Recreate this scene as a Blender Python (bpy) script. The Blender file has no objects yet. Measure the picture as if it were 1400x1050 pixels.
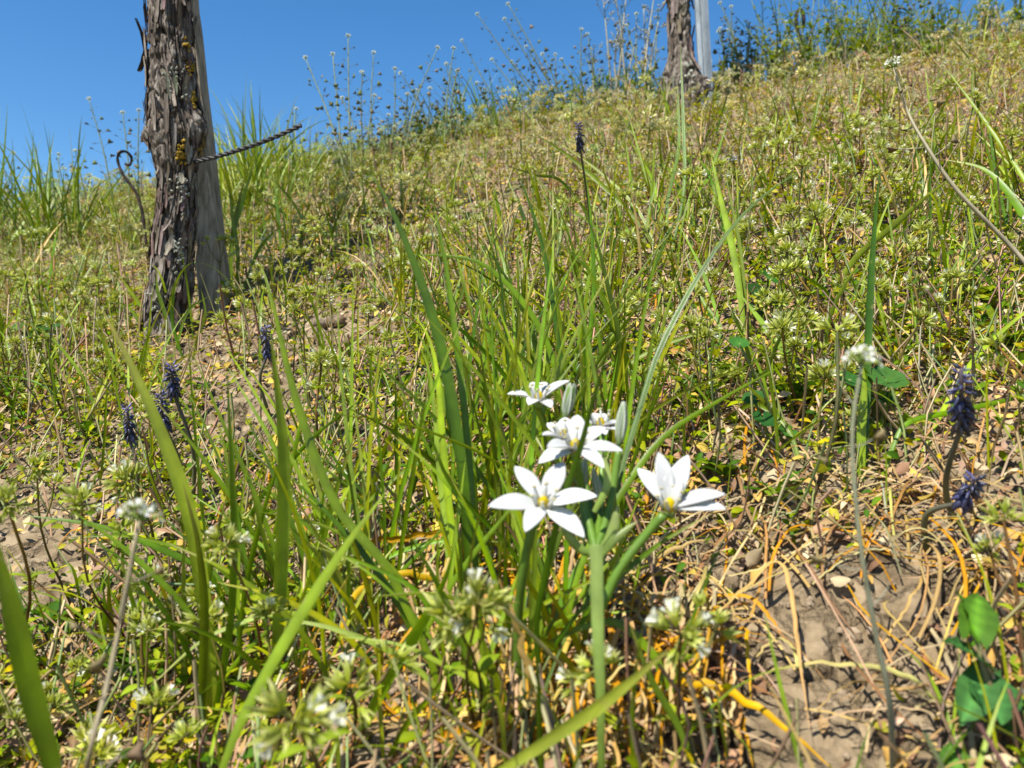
import bpy, math
import numpy as np
from mathutils import Vector, Matrix

rng = np.random.default_rng(11)
S = bpy.context.scene
COLL = S.collection

# ------------------------------------------------------------------ camera
FPX = 1099.0                                   # focal length in photo pixels (1400 wide)
cam = bpy.data.cameras.new('camera')
cam.sensor_width = 36.0
cam.lens = FPX / 1400.0 * 36.0
cam.clip_start = 0.02
cam.clip_end = 500.0
cam.dof.use_dof = True
cam.dof.focus_distance = 0.60
cam.dof.aperture_fstop = 14.0
camo = bpy.data.objects.new('camera', cam)
COLL.objects.link(camo)
camo.location = (0, 0, 0)
camo.rotation_euler = (math.radians(90), 0, 0)
S.camera = camo

# ------------------------------------------------------------------ sky, sun, exposure
SUN = Vector((-0.38, -0.50, 1.0)).normalized()
elev = math.asin(SUN.z)
w = bpy.data.worlds.new('World')
S.world = w
w.use_nodes = True
nt = w.node_tree
bg = nt.nodes['Background']
sky = nt.nodes.new('ShaderNodeTexSky')
sky.sky_type = 'NISHITA'
sky.sun_disc = False
sky.sun_elevation = elev
sky.sun_rotation = math.atan2(SUN.x, SUN.y)
sky.air_density = 1.0
sky.dust_density = 0.2
sky.ozone_density = 3.0
hsv = nt.nodes.new('ShaderNodeHueSaturation')
hsv.inputs['Saturation'].default_value = 1.30
nt.links.new(sky.outputs[0], hsv.inputs['Color'])
nt.links.new(hsv.outputs[0], bg.inputs[0])
bg.inputs[1].default_value = 0.096
sl = bpy.data.lights.new('sun', 'SUN')
sl.energy = 5.0
sl.angle = math.radians(0.53)
sl.color = (1.0, 0.96, 0.87)
so = bpy.data.objects.new('sun', sl)
COLL.objects.link(so)
so.rotation_mode = 'QUATERNION'
so.rotation_quaternion = SUN.to_track_quat('Z', 'Y')
S.view_settings.view_transform = 'Standard'
S.view_settings.look = 'None'
S.view_settings.gamma = 1.0
S.view_settings.exposure = 0.88
S.view_settings.use_curve_mapping = False

# ------------------------------------------------------------------ noise + ground shape
_T = np.random.default_rng(3).random((256, 256))


def vn(x, y, seed=0, perx=256):
    x = np.asarray(x, float); y = np.asarray(y, float)
    xi = np.floor(x).astype(int); yi = np.floor(y).astype(int)
    fx = x - xi; fy = y - yi
    fx = fx * fx * (3 - 2 * fx); fy = fy * fy * (3 - 2 * fy)
    o = seed * 37; p = seed * 61
    def T(a, b):
        return _T[((a % perx) + o) % 256, (b + p) % 256]
    return ((T(xi, yi) * (1 - fx) + T(xi + 1, yi) * fx) * (1 - fy)
            + (T(xi, yi + 1) * (1 - fx) + T(xi + 1, yi + 1) * fx) * fy)


def fbm(x, y, seed=0, octs=3):
    r = 0; a = 0.5
    for i in range(octs):
        r = r + a * vn(x * 2 ** i, y * 2 ** i, seed + i)
        a *= 0.5
    return r


PA, PB, PC, KB = 0.211, 0.451, -0.283, 0.26


def base_z(x, y):
    x = np.asarray(x, float); y = np.asarray(y, float)
    xc = 4.0 * np.tanh(x / 4.0)
    yl = np.where(y < -2, -2 - 1.5 * (1 - np.exp((np.minimum(y, -2) + 2) / 1.5)), y)
    yc = 1.95 - 0.25 * np.clip(x, -3, 3)
    t1 = (PB + 0.02) / (2 * KB)
    t = np.maximum(yl - yc, 0)
    tt = np.minimum(t, t1)
    dz = PB * tt - KB * tt * tt - 0.02 * np.maximum(t - t1, 0)
    return PA * xc + PB * np.minimum(yl, yc) + dz + PC


def gz(x, y):
    z = base_z(x, y)
    z = z + (fbm(x * 4 + 50, y * 4 + 50, 1, 2) - 0.37) * 0.035
    z = z + (fbm(x * 22 + 90, y * 22 + 90, 4, 2) - 0.37) * 0.012
    return z


def P(px, py, d):
    return np.array([(px - 700) / FPX * d, d, (525 - py) / FPX * d])


def pix(x, y, z):
    y = np.maximum(y, 0.02)
    return 700 + FPX * x / y, 525 - FPX * z / y


def hit(px, py):
    """where the ray through a photo pixel meets the hillside"""
    d = np.arange(0.12, 4.0, 0.002)
    x = (px - 700) / FPX * d; z = (525 - py) / FPX * d
    g = gz(x, d) - z
    k = np.argmax(g > 0) if (g > 0).any() else np.argmin(np.abs(g))
    return np.array([x[k], d[k], gz(x[k], d[k])])


# bare patches of the hillside, by pixel of the photograph: cx, cy, rx, ry, weight
BARE = [(1130, 890, 230, 130, 1.0), (1300, 760, 150, 110, 0.9), (350, 565, 75, 55, .95), (455, 460, 100, 34, .9),
        (30, 770, 110, 95, .97), (690, 238, 45, 12, .6), (255, 490, 60, 26, .8), (200, 760, 60, 60, .5),
        (800, 980, 200, 100, .9), (520, 1000, 150, 80, .7), (960, 740, 90, 80, .6), (480, 385, 70, 16, .6), (700, 780, 120, 80, .6)]


def bare(x, y):
    px, py = pix(x, y, base_z(x, y))
    m = np.ones_like(px)
    for cx, cy, rx, ry, wt in BARE:
        m = m * (1 - wt * np.exp(-((px - cx) / rx) ** 2 - ((py - cy) / ry) ** 2))
    return 1 - m


HOLES = [(1130, 900, 215, 120), (1080, 1010, 150, 80), (1130, 1120, 230, 110), (355, 568, 48, 34), (455, 462, 70, 18), (25, 775, 70, 70), (215, 770, 25, 30)]


def hole(x, y):
    px, py = pix(x, y, base_z(x, y))
    m = np.zeros_like(px)
    for cx, cy, rx, ry in HOLES:
        m = np.maximum(m, np.clip(1.6 * np.exp(-((px - cx) / rx) ** 2 - ((py - cy) / ry) ** 2) - .25, 0, 1))
    return m


# ------------------------------------------------------------------ materials
MATS = {}


def newmat(name):
    m = bpy.data.materials.new(name)
    m.use_nodes = True
    MATS[name] = m
    n = m.node_tree.nodes
    return m, m.node_tree, n['Principled BSDF'], n['Material Output']


def foliage(name, trans=0.35, rough=0.5, spec=0.35, streak=0.0, tcol=(1.35, 1.25, 0.45), var=0.22):
    m, t, p, out = newmat(name)
    N = t.nodes.new; L = t.links.new
    a = N('ShaderNodeAttribute'); a.attribute_name = 'Col'
    oi = N('ShaderNodeObjectInfo')
    tc = N('ShaderNodeTexCoord')
    nz = N('ShaderNodeTexNoise'); nz.inputs['Scale'].default_value = 90; nz.inputs['Detail'].default_value = 3
    L(tc.outputs['Object'], nz.inputs['Vector'])
    mr = N('ShaderNodeMapRange')
    mr.inputs['From Min'].default_value = 0.3; mr.inputs['From Max'].default_value = 0.7
    mr.inputs['To Min'].default_value = 1 - var; mr.inputs['To Max'].default_value = 1 + var
    L(nz.outputs['Fac'], mr.inputs['Value'])
    mo = N('ShaderNodeMapRange')
    mo.inputs['To Min'].default_value = 0.86; mo.inputs['To Max'].default_value = 1.14
    L(oi.outputs['Random'], mo.inputs['Value'])
    mul = N('ShaderNodeMath'); mul.operation = 'MULTIPLY'
    L(mr.outputs[0], mul.inputs[0]); L(mo.outputs[0], mul.inputs[1])
    last = mul.outputs[0]
    if name == 'blade':
        last = mul.outputs[0]
    if streak:
        u = N('ShaderNodeAttribute'); u.attribute_name = 'uvx'
        sp = N('ShaderNodeSeparateXYZ'); L(u.outputs['Vector'], sp.inputs[0])
        s1 = N('ShaderNodeMath'); s1.operation = 'MULTIPLY'; s1.inputs[1].default_value = 62
        L(sp.outputs['X'], s1.inputs[0])
        s2 = N('ShaderNodeMath'); s2.operation = 'SINE'; L(s1.outputs[0], s2.inputs[0])
        s3 = N('ShaderNodeMath'); s3.operation = 'MULTIPLY_ADD'
        s3.inputs[1].default_value = streak; s3.inputs[2].default_value = 1.0
        L(s2.outputs[0], s3.inputs[0])
        s4 = N('ShaderNodeMath'); s4.operation = 'MULTIPLY'
        L(s3.outputs[0], s4.inputs[0]); L(last, s4.inputs[1]); last = s4.outputs[0]
    sc0 = N('ShaderNodeMath'); sc0.operation = 'MULTIPLY'; sc0.inputs[1].default_value = {'petal': .78, 'dry': .60, 'litter': .66}.get(name, .69)
    L(last, sc0.inputs[0]); last = sc0.outputs[0]
    vm = N('ShaderNodeVectorMath'); vm.operation = 'SCALE'
    L(a.outputs['Color'], vm.inputs[0]); L(last, vm.inputs['Scale'])
    colr = vm.outputs[0]
    if name != 'petal':
        hs_ = N('ShaderNodeHueSaturation'); hs_.inputs['Saturation'].default_value = {'dry': 1.14, 'litter': 1.04, 'floret': .85, 'stem': 1.0}.get(name, 1.16); hs_.inputs['Value'].default_value = 1.16
        L(colr, hs_.inputs['Color']); colr = hs_.outputs['Color']
    if name == 'blade':
        n3 = N('ShaderNodeTexNoise'); n3.inputs['Scale'].default_value = 210; n3.inputs['Detail'].default_value = 4
        L(tc.outputs['Object'], n3.inputs['Vector'])
        m3 = N('ShaderNodeMapRange'); m3.inputs['From Min'].default_value = .63; m3.inputs['From Max'].default_value = .75
        m3.inputs['To Max'].default_value = .5
        L(n3.outputs['Fac'], m3.inputs['Value'])
        mc = N('ShaderNodeMix'); mc.data_type = 'RGBA'
        L(m3.outputs[0], mc.inputs['Factor']); L(colr, mc.inputs['A']); mc.inputs['B'].default_value = (.30, .25, .08, 1)
        colr = mc.outputs['Result']
        bp = N('ShaderNodeBump'); bp.inputs['Strength'].default_value = .2; bp.inputs['Distance'].default_value = .0006
        L(s2.outputs[0], bp.inputs['Height']); L(bp.outputs[0], p.inputs['Normal'])
    L(colr, p.inputs['Base Color'])
    p.inputs['Roughness'].default_value = rough
    p.inputs['Specular IOR Level'].default_value = spec
    if trans:
        tv = N('ShaderNodeVectorMath'); tv.operation = 'MULTIPLY'; tv.inputs[1].default_value = tcol
        L(colr, tv.inputs[0])
        tr = N('ShaderNodeBsdfTranslucent'); L(tv.outputs[0], tr.inputs['Color'])
        mx = N('ShaderNodeMixShader'); mx.inputs[0].default_value = trans
        L(p.outputs[0], mx.inputs[1]); L(tr.outputs[0], mx.inputs[2]); L(mx.outputs[0], out.inputs['Surface'])
    return m


foliage('blade', 0.30, 0.36, 0.5, 0.07)
foliage('herb', 0.30, 0.65, 0.15)
foliage('stem', 0.0, 0.6, 0.3)
foliage('dry', 0.18, 0.6, 0.25, 0.12, (1.2, 1.0, 0.7))
foliage('litter', 0.12, 0.75, 0.15, 0, (1.2, 1.0, 0.6), 0.3)
foliage('petal', 0.36, 0.6, 0.2, 0.08, (1.0, 1.0, 0.97), 0.03)
foliage('floret', 0.08, 0.4, 0.5, 0, (1, 1, 1), 0.3)


RSC = .72


def rockmat(name, ramp, scale, bump=0.4, bscale=None, rough=0.9, stretch=(1, 1, 1), detail=8, attr=False, dist=0.004):
    ramp = [(a_, tuple(v_ * RSC for v_ in c_)) for a_, c_ in ramp]
    m, t, p, out = newmat(name)
    N = t.nodes.new; L = t.links.new
    tc = N('ShaderNodeTexCoord'); mp = N('ShaderNodeMapping')
    mp.inputs['Scale'].default_value = stretch
    L(tc.outputs['Object'], mp.inputs['Vector'])
    nz = N('ShaderNodeTexNoise'); nz.inputs['Scale'].default_value = scale
    nz.inputs['Detail'].default_value = detail; nz.inputs['Roughness'].default_value = 0.68
    L(mp.outputs[0], nz.inputs['Vector'])
    r = N('ShaderNodeValToRGB')
    e = r.color_ramp.elements
    e[0].position = ramp[0][0]; e[0].color = (*ramp[0][1], 1)
    e[1].position = ramp[-1][0]; e[1].color = (*ramp[-1][1], 1)
    for pos, c in ramp[1:-1]:
        q = e.new(pos); q.color = (*c, 1)
    L(nz.outputs['Fac'], r.inputs['Fac'])
    n2 = N('ShaderNodeTexNoise'); n2.inputs['Scale'].default_value = bscale or scale * 4
    n2.inputs['Detail'].default_value = 6; n2.inputs['Roughness'].default_value = 0.7
    L(mp.outputs[0], n2.inputs['Vector'])
    b = N('ShaderNodeBump'); b.inputs['Strength'].default_value = bump; b.inputs['Distance'].default_value = dist
    L(n2.outputs['Fac'], b.inputs['Height']); L(b.outputs[0], p.inputs['Normal'])
    col = r.outputs['Color']
    if attr:
        a = N('ShaderNodeAttribute'); a.attribute_name = 'Col'
        mu = N('ShaderNodeVectorMath'); mu.operation = 'MULTIPLY'
        L(col, mu.inputs[0]); L(a.outputs['Color'], mu.inputs[1]); col = mu.outputs[0]
    L(col, p.inputs['Base Color'])
    p.inputs['Roughness'].default_value = rough
    p.inputs['Specular IOR Level'].default_value = 0.2
    return m


rockmat('soil', [(0.3, (.11, .076, .042)), (0.46, (.29, .212, .122)), (0.7, (.53, .405, .255))], 42, 0.8, 260, 0.95, dist=0.003)
sm_ = MATS['soil']; t_ = sm_.node_tree; N_ = t_.nodes.new; L_ = t_.links.new
tc_ = N_('ShaderNodeTexCoord'); nz_ = N_('ShaderNodeTexNoise'); nz_.inputs['Scale'].default_value = 60; nz_.inputs['Detail'].default_value = 3
mx_ = N_('ShaderNodeVectorMath'); mx_.operation = 'MULTIPLY_ADD'; mx_.inputs[1].default_value = (.022, .022, .022)
L_(tc_.outputs['Object'], nz_.inputs['Vector']); L_(nz_.outputs['Color'], mx_.inputs[0]); L_(tc_.outputs['Object'], mx_.inputs[2])
vo_ = N_('ShaderNodeTexVoronoi'); vo_.feature = 'DISTANCE_TO_EDGE'; vo_.inputs['Scale'].default_value = 48
L_(mx_.outputs[0], vo_.inputs['Vector'])
rg_ = N_('ShaderNodeMapRange'); rg_.inputs['From Max'].default_value = .09
L_(vo_.outputs['Distance'], rg_.inputs['Value'])
bp_ = N_('ShaderNodeBump'); bp_.inputs['Strength'].default_value = .9; bp_.inputs['Distance'].default_value = .004
L_(rg_.outputs[0], bp_.inputs['Height'])
ob_ = [n_ for n_ in t_.nodes if n_.type == 'BUMP' and n_ != bp_][0]
L_(bp_.outputs[0], ob_.inputs['Normal'])
rockmat('bark', [(0.34, (.04, .029, .022)), (0.45, (.155, .122, .096)), (0.54, (.30, .25, .205)), (0.68, (.56, .50, .43))],
        150, 1.0, 330, 0.95, (1, 1, .2), 8, False, 0.004)
rockmat('bark_flake', [(0.32, (.05, .037, .029)), (0.5, (.23, .185, .15)), (0.68, (.56, .50, .43))], 90, 0.6, 300, 0.95, (1, 1, .2), 6, True, 0.002)
rockmat('deadwood', [(0.32, (.07, .05, .036)), (0.5, (.26, .19, .13)), (0.68, (.5, .4, .28))], 90, 0.9, 320, 0.95, dist=0.003)
rockmat('wood', [(0.33, (.17, .13, .085)), (0.5, (.46, .37, .25)), (0.66, (.72, .60, .43))], 150, 0.9, 330, 0.9, (1, 1, .05), 8, False, 0.003)
rockmat('lichen', [(0.3, (.26, .15, .02)), (0.5, (.50, .32, .04)), (0.7, (.66, .46, .08))], 300, 0.8, 600, 0.9, dist=0.002)
rockmat('grey_lichen', [(0.3, (.22, .22, .17)), (0.5, (.42, .42, .34)), (0.7, (.58, .58, .48))], 300, 0.8, 600, 0.9, dist=0.002)
rockmat('stone', [(0.3, (.22, .16, .10)), (0.5, (.42, .31, .20)), (0.7, (.6, .47, .32))], 80, 0.8, 400, 0.95, dist=0.002, attr=True)
mm = rockmat('rusty_wire', [(0.3, (.035, .033, .033)), (0.55, (.085, .083, .085)), (0.75, (.16, .14, .12))], 120, 0.4, 500, 0.55, dist=0.001)
mm.node_tree.nodes['Principled BSDF'].inputs['Metallic'].default_value = 0.5
rockmat('dark_tendril', [(0.3, (.02, .013, .01)), (0.55, (.055, .036, .027)), (0.75, (.10, .07, .055))], 150, 0.5, 500, 0.8, dist=0.001)
mm = rockmat('galvanised', [(0.3, (.20, .22, .23)), (0.5, (.36, .40, .42)), (0.7, (.52, .56, .57))], 60, 0.15, 200, 0.5, (1, 1, .3), dist=0.001)
mm.node_tree.nodes['Principled BSDF'].inputs['Metallic'].default_value = 0.35


# ------------------------------------------------------------------ mesh collecting
def nrm(v):
    v = np.asarray(v, float)
    return v / np.maximum(np.linalg.norm(v, axis=-1, keepdims=True), 1e-9)


def cr(pts, n):
    """smooth curve through control points, n samples"""
    p = np.asarray(pts, float)
    if len(p) == 2:
        t = np.linspace(0, 1, n)[:, None]
        return p[0] * (1 - t) + p[1] * t
    p = np.vstack([2 * p[0] - p[1], p, 2 * p[-1] - p[-2]])
    m = len(p) - 3
    seg = np.linalg.norm(np.diff(p[1:-1], axis=0), axis=1)
    cum = np.concatenate([[0], np.cumsum(seg)]); cum /= cum[-1]
    u = np.linspace(0, 1, n)
    k = np.clip(np.searchsorted(cum, u, 'right') - 1, 0, m - 1)
    t = ((u - cum[k]) / np.maximum(cum[k + 1] - cum[k], 1e-9))[:, None]
    a, b, c, d = p[k], p[k + 1], p[k + 2], p[k + 3]
    return 0.5 * (2 * b + (c - a) * t + (2 * a - 5 * b + 4 * c - d) * t ** 2 + (-a + 3 * b - 3 * c + d) * t ** 3)


def tang(p):
    t = np.empty_like(p)
    t[1:-1] = p[2:] - p[:-2]; t[0] = p[1] - p[0]; t[-1] = p[-1] - p[-2]
    return nrm(t)


def rot_between(z, spin=0.0):
    """3x3 with columns x,y,z where z is the given direction"""
    z = nrm(z)
    up = np.array([0, 1.0, 0]) if abs(z[2]) > 0.9 else np.array([0, 0, 1.0])
    x = nrm(np.cross(up, z)); y = np.cross(z, x)
    c, s = math.cos(spin), math.sin(spin)
    return np.stack([c * x + s * y, -s * x + c * y, z], axis=1)


class Geo:
    def __init__(self):
        self.v = []; self.c = []; self.u = []; self.q = []; self.t = []; self.qm = []; self.tm = []; self.n = 0

    def add(self, v, q=None, t=None, c=(1, 1, 1), u=None, m=0):
        v = np.asarray(v, float); n = len(v)
        self.v.append(v)
        self.c.append(np.broadcast_to(np.asarray(c, float), (n, 3)))
        self.u.append(np.zeros((n, 3)) if u is None else u)
        if q is not None and len(q):
            q = np.asarray(q, int); self.q.append(q + self.n); self.qm.append(np.full(len(q), m))
        if t is not None and len(t):
            t = np.asarray(t, int); self.t.append(t + self.n); self.tm.append(np.full(len(t), m))
        self.n += n
        return self

    def arr(self):
        z = lambda l, w: np.concatenate(l) if l else np.zeros((0, w), int)
        z1 = lambda l: np.concatenate(l) if l else np.zeros(0, int)
        return (np.concatenate(self.v), np.concatenate(self.c), np.concatenate(self.u),
                z(self.q, 4), z(self.t, 3), z1(self.qm), z1(self.tm))

    def stamp(self, arrs, Ms, offs, tints=None):
        """many transformed copies of one template in one go"""
        V, C, U, Q, T, QM, TM = arrs
        Ms = np.asarray(Ms, float).reshape(-1, 3, 3); offs = np.asarray(offs, float).reshape(-1, 3)
        K = len(offs); n = len(V)
        if K == 0:
            return self
        v = np.einsum('kij,nj->kni', Ms, V) + offs[:, None, :]
        c = np.broadcast_to(C[None], (K, n, 3))
        if tints is not None:
            c = c * np.asarray(tints).reshape(K, 1, 3)
        o = (np.arange(K) * n)[:, None, None]
        self.v.append(v.reshape(-1, 3)); self.c.append(c.reshape(-1, 3)); self.u.append(np.tile(U, (K, 1)))
        if len(Q):
            self.q.append((Q[None] + o).reshape(-1, 4) + self.n); self.qm.append(np.tile(QM, K))
        if len(T):
            self.t.append((T[None] + o).reshape(-1, 3) + self.n); self.tm.append(np.tile(TM, K))
        self.n += K * n
        return self

    # --- shapes
    def ribbon(self, p, wd, side, c, fold=0.25, c2=None, m=0):
        """strap with a shallow V or channel section; side = width direction per point"""
        p = np.asarray(p, float); n = len(p)
        wd = np.broadcast_to(np.asarray(wd, float), (n,))[:, None]
        t = tang(p)
        s = nrm(np.asarray(side) - (np.sum(np.asarray(side) * t, 1, keepdims=True)) * t)
        nn = np.cross(t, s)
        a = p - s * wd / 2 + nn * wd * fold; b = p; d = p + s * wd / 2 + nn * wd * fold
        v = np.stack([a, b, d], 1).reshape(-1, 3)
        i = np.arange(n - 1)[:, None] * 3
        q = np.concatenate([i + np.array([[0, 1, 4, 3]]), i + np.array([[1, 2, 5, 4]])])
        k = np.linspace(0, 1, n)[:, None]
        c = np.asarray(c, float)
        cc = c if c.ndim == 2 else (c[None] * (1 - k) + (np.asarray(c2) if c2 is not None else c)[None] * k)
        cc = np.repeat(cc, 3, 0)
        cc = cc * np.tile(np.array([[0.93], [1.12], [0.93]]), (n, 1))
        u = np.zeros((n * 3, 3)); u[:, 0] = np.tile([-.5, 0, .5], n); u[:, 1] = np.repeat(k[:, 0], 3)
        return self.add(v, q, None, cc, u, m)

    def tube(self, p, r, ns=6, c=(1, 1, 1), c2=None, cap=True, m=0):
        p = np.asarray(p, float); n = len(p)
        r = np.broadcast_to(np.asarray(r, float), (n,))
        t = tang(p)
        ref = np.array([0.3, 1, 0.2]) if abs(t[0][2]) > 0.8 else np.array([0.1, 0.2, 1])
        x = nrm(np.cross(ref, t)); y = np.cross(t, x)
        an = np.arange(ns) / ns * 2 * np.pi
        v = p[:, None] + r[:, None, None] * (x[:, None] * np.cos(an)[None, :, None] + y[:, None] * np.sin(an)[None, :, None])
        v = v.reshape(-1, 3)
        i = np.arange(n - 1)[:, None] * ns; j = np.arange(ns)[None]; j2 = (j + 1) % ns
        q = np.stack([i + j, i + j2, i + ns + j2, i + ns + j], -1).reshape(-1, 4)
        k = np.linspace(0, 1, n)[:, None]
        cc = np.asarray(c)[None] * (1 - k) + np.asarray(c2 if c2 is not None else c)[None] * k
        cc = np.repeat(cc, ns, 0)
        tt = None
        if cap:
            v = np.vstack([v, p[0], p[-1]]); cc = np.vstack([cc, cc[0], cc[-1]])
            b = (n - 1) * ns
            jj = np.arange(ns); jn = (jj + 1) % ns
            tt = np.concatenate([np.stack([jn, jj, np.full(ns, n * ns)], 1),
                                 np.stack([b + jj, b + jn, np.full(ns, n * ns + 1)], 1)])
        return self.add(v, q, tt, cc, None, m)

    def mesh(self, name, mats, origin=(0, 0, 0), smooth=True):
        V, C, U, Q, T, QM, TM = self.arr()
        me = bpy.data.meshes.new(name)
        nl = len(Q) * 4 + len(T) * 3
        me.vertices.add(len(V)); me.loops.add(nl); me.polygons.add(len(Q) + len(T))
        me.vertices.foreach_set('co', (V - np.asarray(origin)).astype(np.float32).ravel())
        me.loops.foreach_set('vertex_index', np.concatenate([Q.ravel(), T.ravel()]).astype(np.int32))
        st = np.concatenate([np.arange(len(Q)) * 4, len(Q) * 4 + np.arange(len(T)) * 3])
        me.polygons.foreach_set('loop_start', st.astype(np.int32))
        me.polygons.foreach_set('material_index', np.concatenate([QM, TM]).astype(np.int32))
        me.polygons.foreach_set('use_smooth', np.full(len(Q) + len(T), smooth))
        ca = me.color_attributes.new('Col', 'FLOAT_COLOR', 'POINT')
        ca.data.foreach_set('color', np.concatenate([np.clip(C, 0, 1), np.ones((len(C), 1))], 1).astype(np.float32).ravel())
        ua = me.attributes.new('uvx', 'FLOAT_VECTOR', 'POINT')
        ua.data.foreach_set('vector', U.astype(np.float32).ravel())
        for m in ([mats] if isinstance(mats, str) else mats):
            me.materials.append(MATS[m])
        me.update()
        me.validate()
        return me

    def build(self, name, mats, parent=None, origin=(0, 0, 0), smooth=True):
        return link(name, self.mesh(name, mats, origin, smooth), parent, None if parent else origin)


def link(name, data, parent=None, loc=None):
    o = bpy.data.objects.new(name, data)
    COLL.objects.link(o)
    if parent is not None:
        o.parent = parent
    if loc is not None:
        o.location = loc
    return o


def tag(o, label=None, cat=None, group=None, kind=None):
    for k, v in (('label', label), ('category', cat), ('group', group), ('kind', kind)):
        if v:
            o[k] = v
    return o


def thing(name, label, cat, loc, group=None):
    return tag(link(name, None, None, loc), label, cat, group)


def setm(o, M3, off):
    m = Matrix([list(M3[0]) + [off[0]], list(M3[1]) + [off[1]], list(M3[2]) + [off[2]], [0, 0, 0, 1]])
    o.matrix_local = m
    return o


def jit(c, a=0.15, r=None):
    r = r or rng
    c = np.asarray(c, float)
    return np.clip(c * (1 + r.normal(0, a * 0.6)) * (1 + r.normal(0, a * 0.5, 3)), 0.005, 0.95)


# palettes (real-world base colours)
GREEN = (.165, .255, .022); LIGHT = (.29, .40, .075); DARK = (.085, .155, .014); YGREEN = (.33, .37, .04)
YELLOW = (.62, .42, .03); ORANGE = (.62, .33, .07); TAN = (.60, .42, .19); STRAW = (.64, .50, .27); BROWN = (.22, .13, .07)

# ================================================================== GROUND
xs = np.concatenate([np.arange(-.36, .08, .006), np.arange(.08, .26, .0025), np.arange(.26, .56, .006)])
def grow(start, end, d0, f):
    o = []; x = start; d = d0
    while x < end:
        d *= f; x += d; o.append(x)
    return np.array(o)
gxs = np.concatenate([-grow(.36, 60, .006, 1.06)[::-1], xs, grow(xs[-1], 60, .006, 1.06)])
ysd = np.concatenate([np.arange(.22, .42, .0025), np.arange(.42, .72, .006)])
gys = np.concatenate([.22 - grow(0, 60, .0042, 1.09)[::-1], ysd, grow(ysd[-1], 120, .006, 1.032)])
GX, GY = np.meshgrid(gxs, gys)
fx, fy = GX.ravel(), GY.ravel()
fz = gz(fx, fy)
near = np.exp(-np.maximum(np.hypot(fx, fy) - .9, 0) / .8)
fz = fz + ((fbm(fx * 90, fy * 90, 7, 3) - .43) * .008 + (vn(fx * 280, fy * 280, 17) - .5) * .0016) * near
# cracks of the dried soil where it lies open
def cracks(x, y, s):
    x = x * s + (fbm(x * s * 1.3 + 9, y * s * 1.3, 12, 2) - .4) * .9
    y = y * s + (fbm(x * s * .02 + 5, y * 1.3, 15, 2) - .4) * .9
    xi = np.floor(x).astype(int); yi = np.floor(y).astype(int)
    f1 = np.full(x.shape, 9.0); f2 = np.full(x.shape, 9.0)
    for a in (-1, 0, 1):
        for b in (-1, 0, 1):
            cx = xi + a; cy = yi + b
            jx = _T[cx % 256, cy % 256]; jy = _T[(cx + 91) % 256, (cy + 17) % 256]
            d = np.hypot(cx + jx - x, cy + jy - y)
            f2 = np.where(d < f1, f1, np.minimum(f2, d)); f1 = np.minimum(f1, d)
    return f2 - f1
bm_ = np.clip(bare(fx, fy), 0, 1) * near
sel = bm_ > .15
ck = np.zeros_like(fx)
ck[sel] = np.exp(-(cracks(fx[sel], fy[sel], 26.0) / .10) ** 2) * np.clip((vn(fx[sel] * 18, fy[sel] * 18, 21) - .1) * 2.4, 0, 1)
ck[sel] += .5 * np.exp(-(cracks(fx[sel] + 3, fy[sel] + 1, 60.0) / .15) ** 2) * np.clip((vn(fx[sel] * 25, fy[sel] * 25, 25) - .45) * 3, 0, 1)
fz = fz - ck * .019 * np.clip(bm_ * 1.5, 0, 1)
nx, ny = len(gxs), len(gys)
ii = (np.arange(ny - 1)[:, None] * nx + np.arange(nx - 1)[None]).ravel()
g = Geo(); g.add(np.stack([fx, fy, fz], 1), np.stack([ii, ii + 1, ii + nx + 1, ii + nx], 1))
gr = g.build('ground', 'soil')
tag(gr, 'brown crumbly hillside soil with drying cracks', None, None, 'structure')

# ================================================================== VINES, STAKES, WIRES
def knots(ctr, rad, z):
    return ctr


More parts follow.
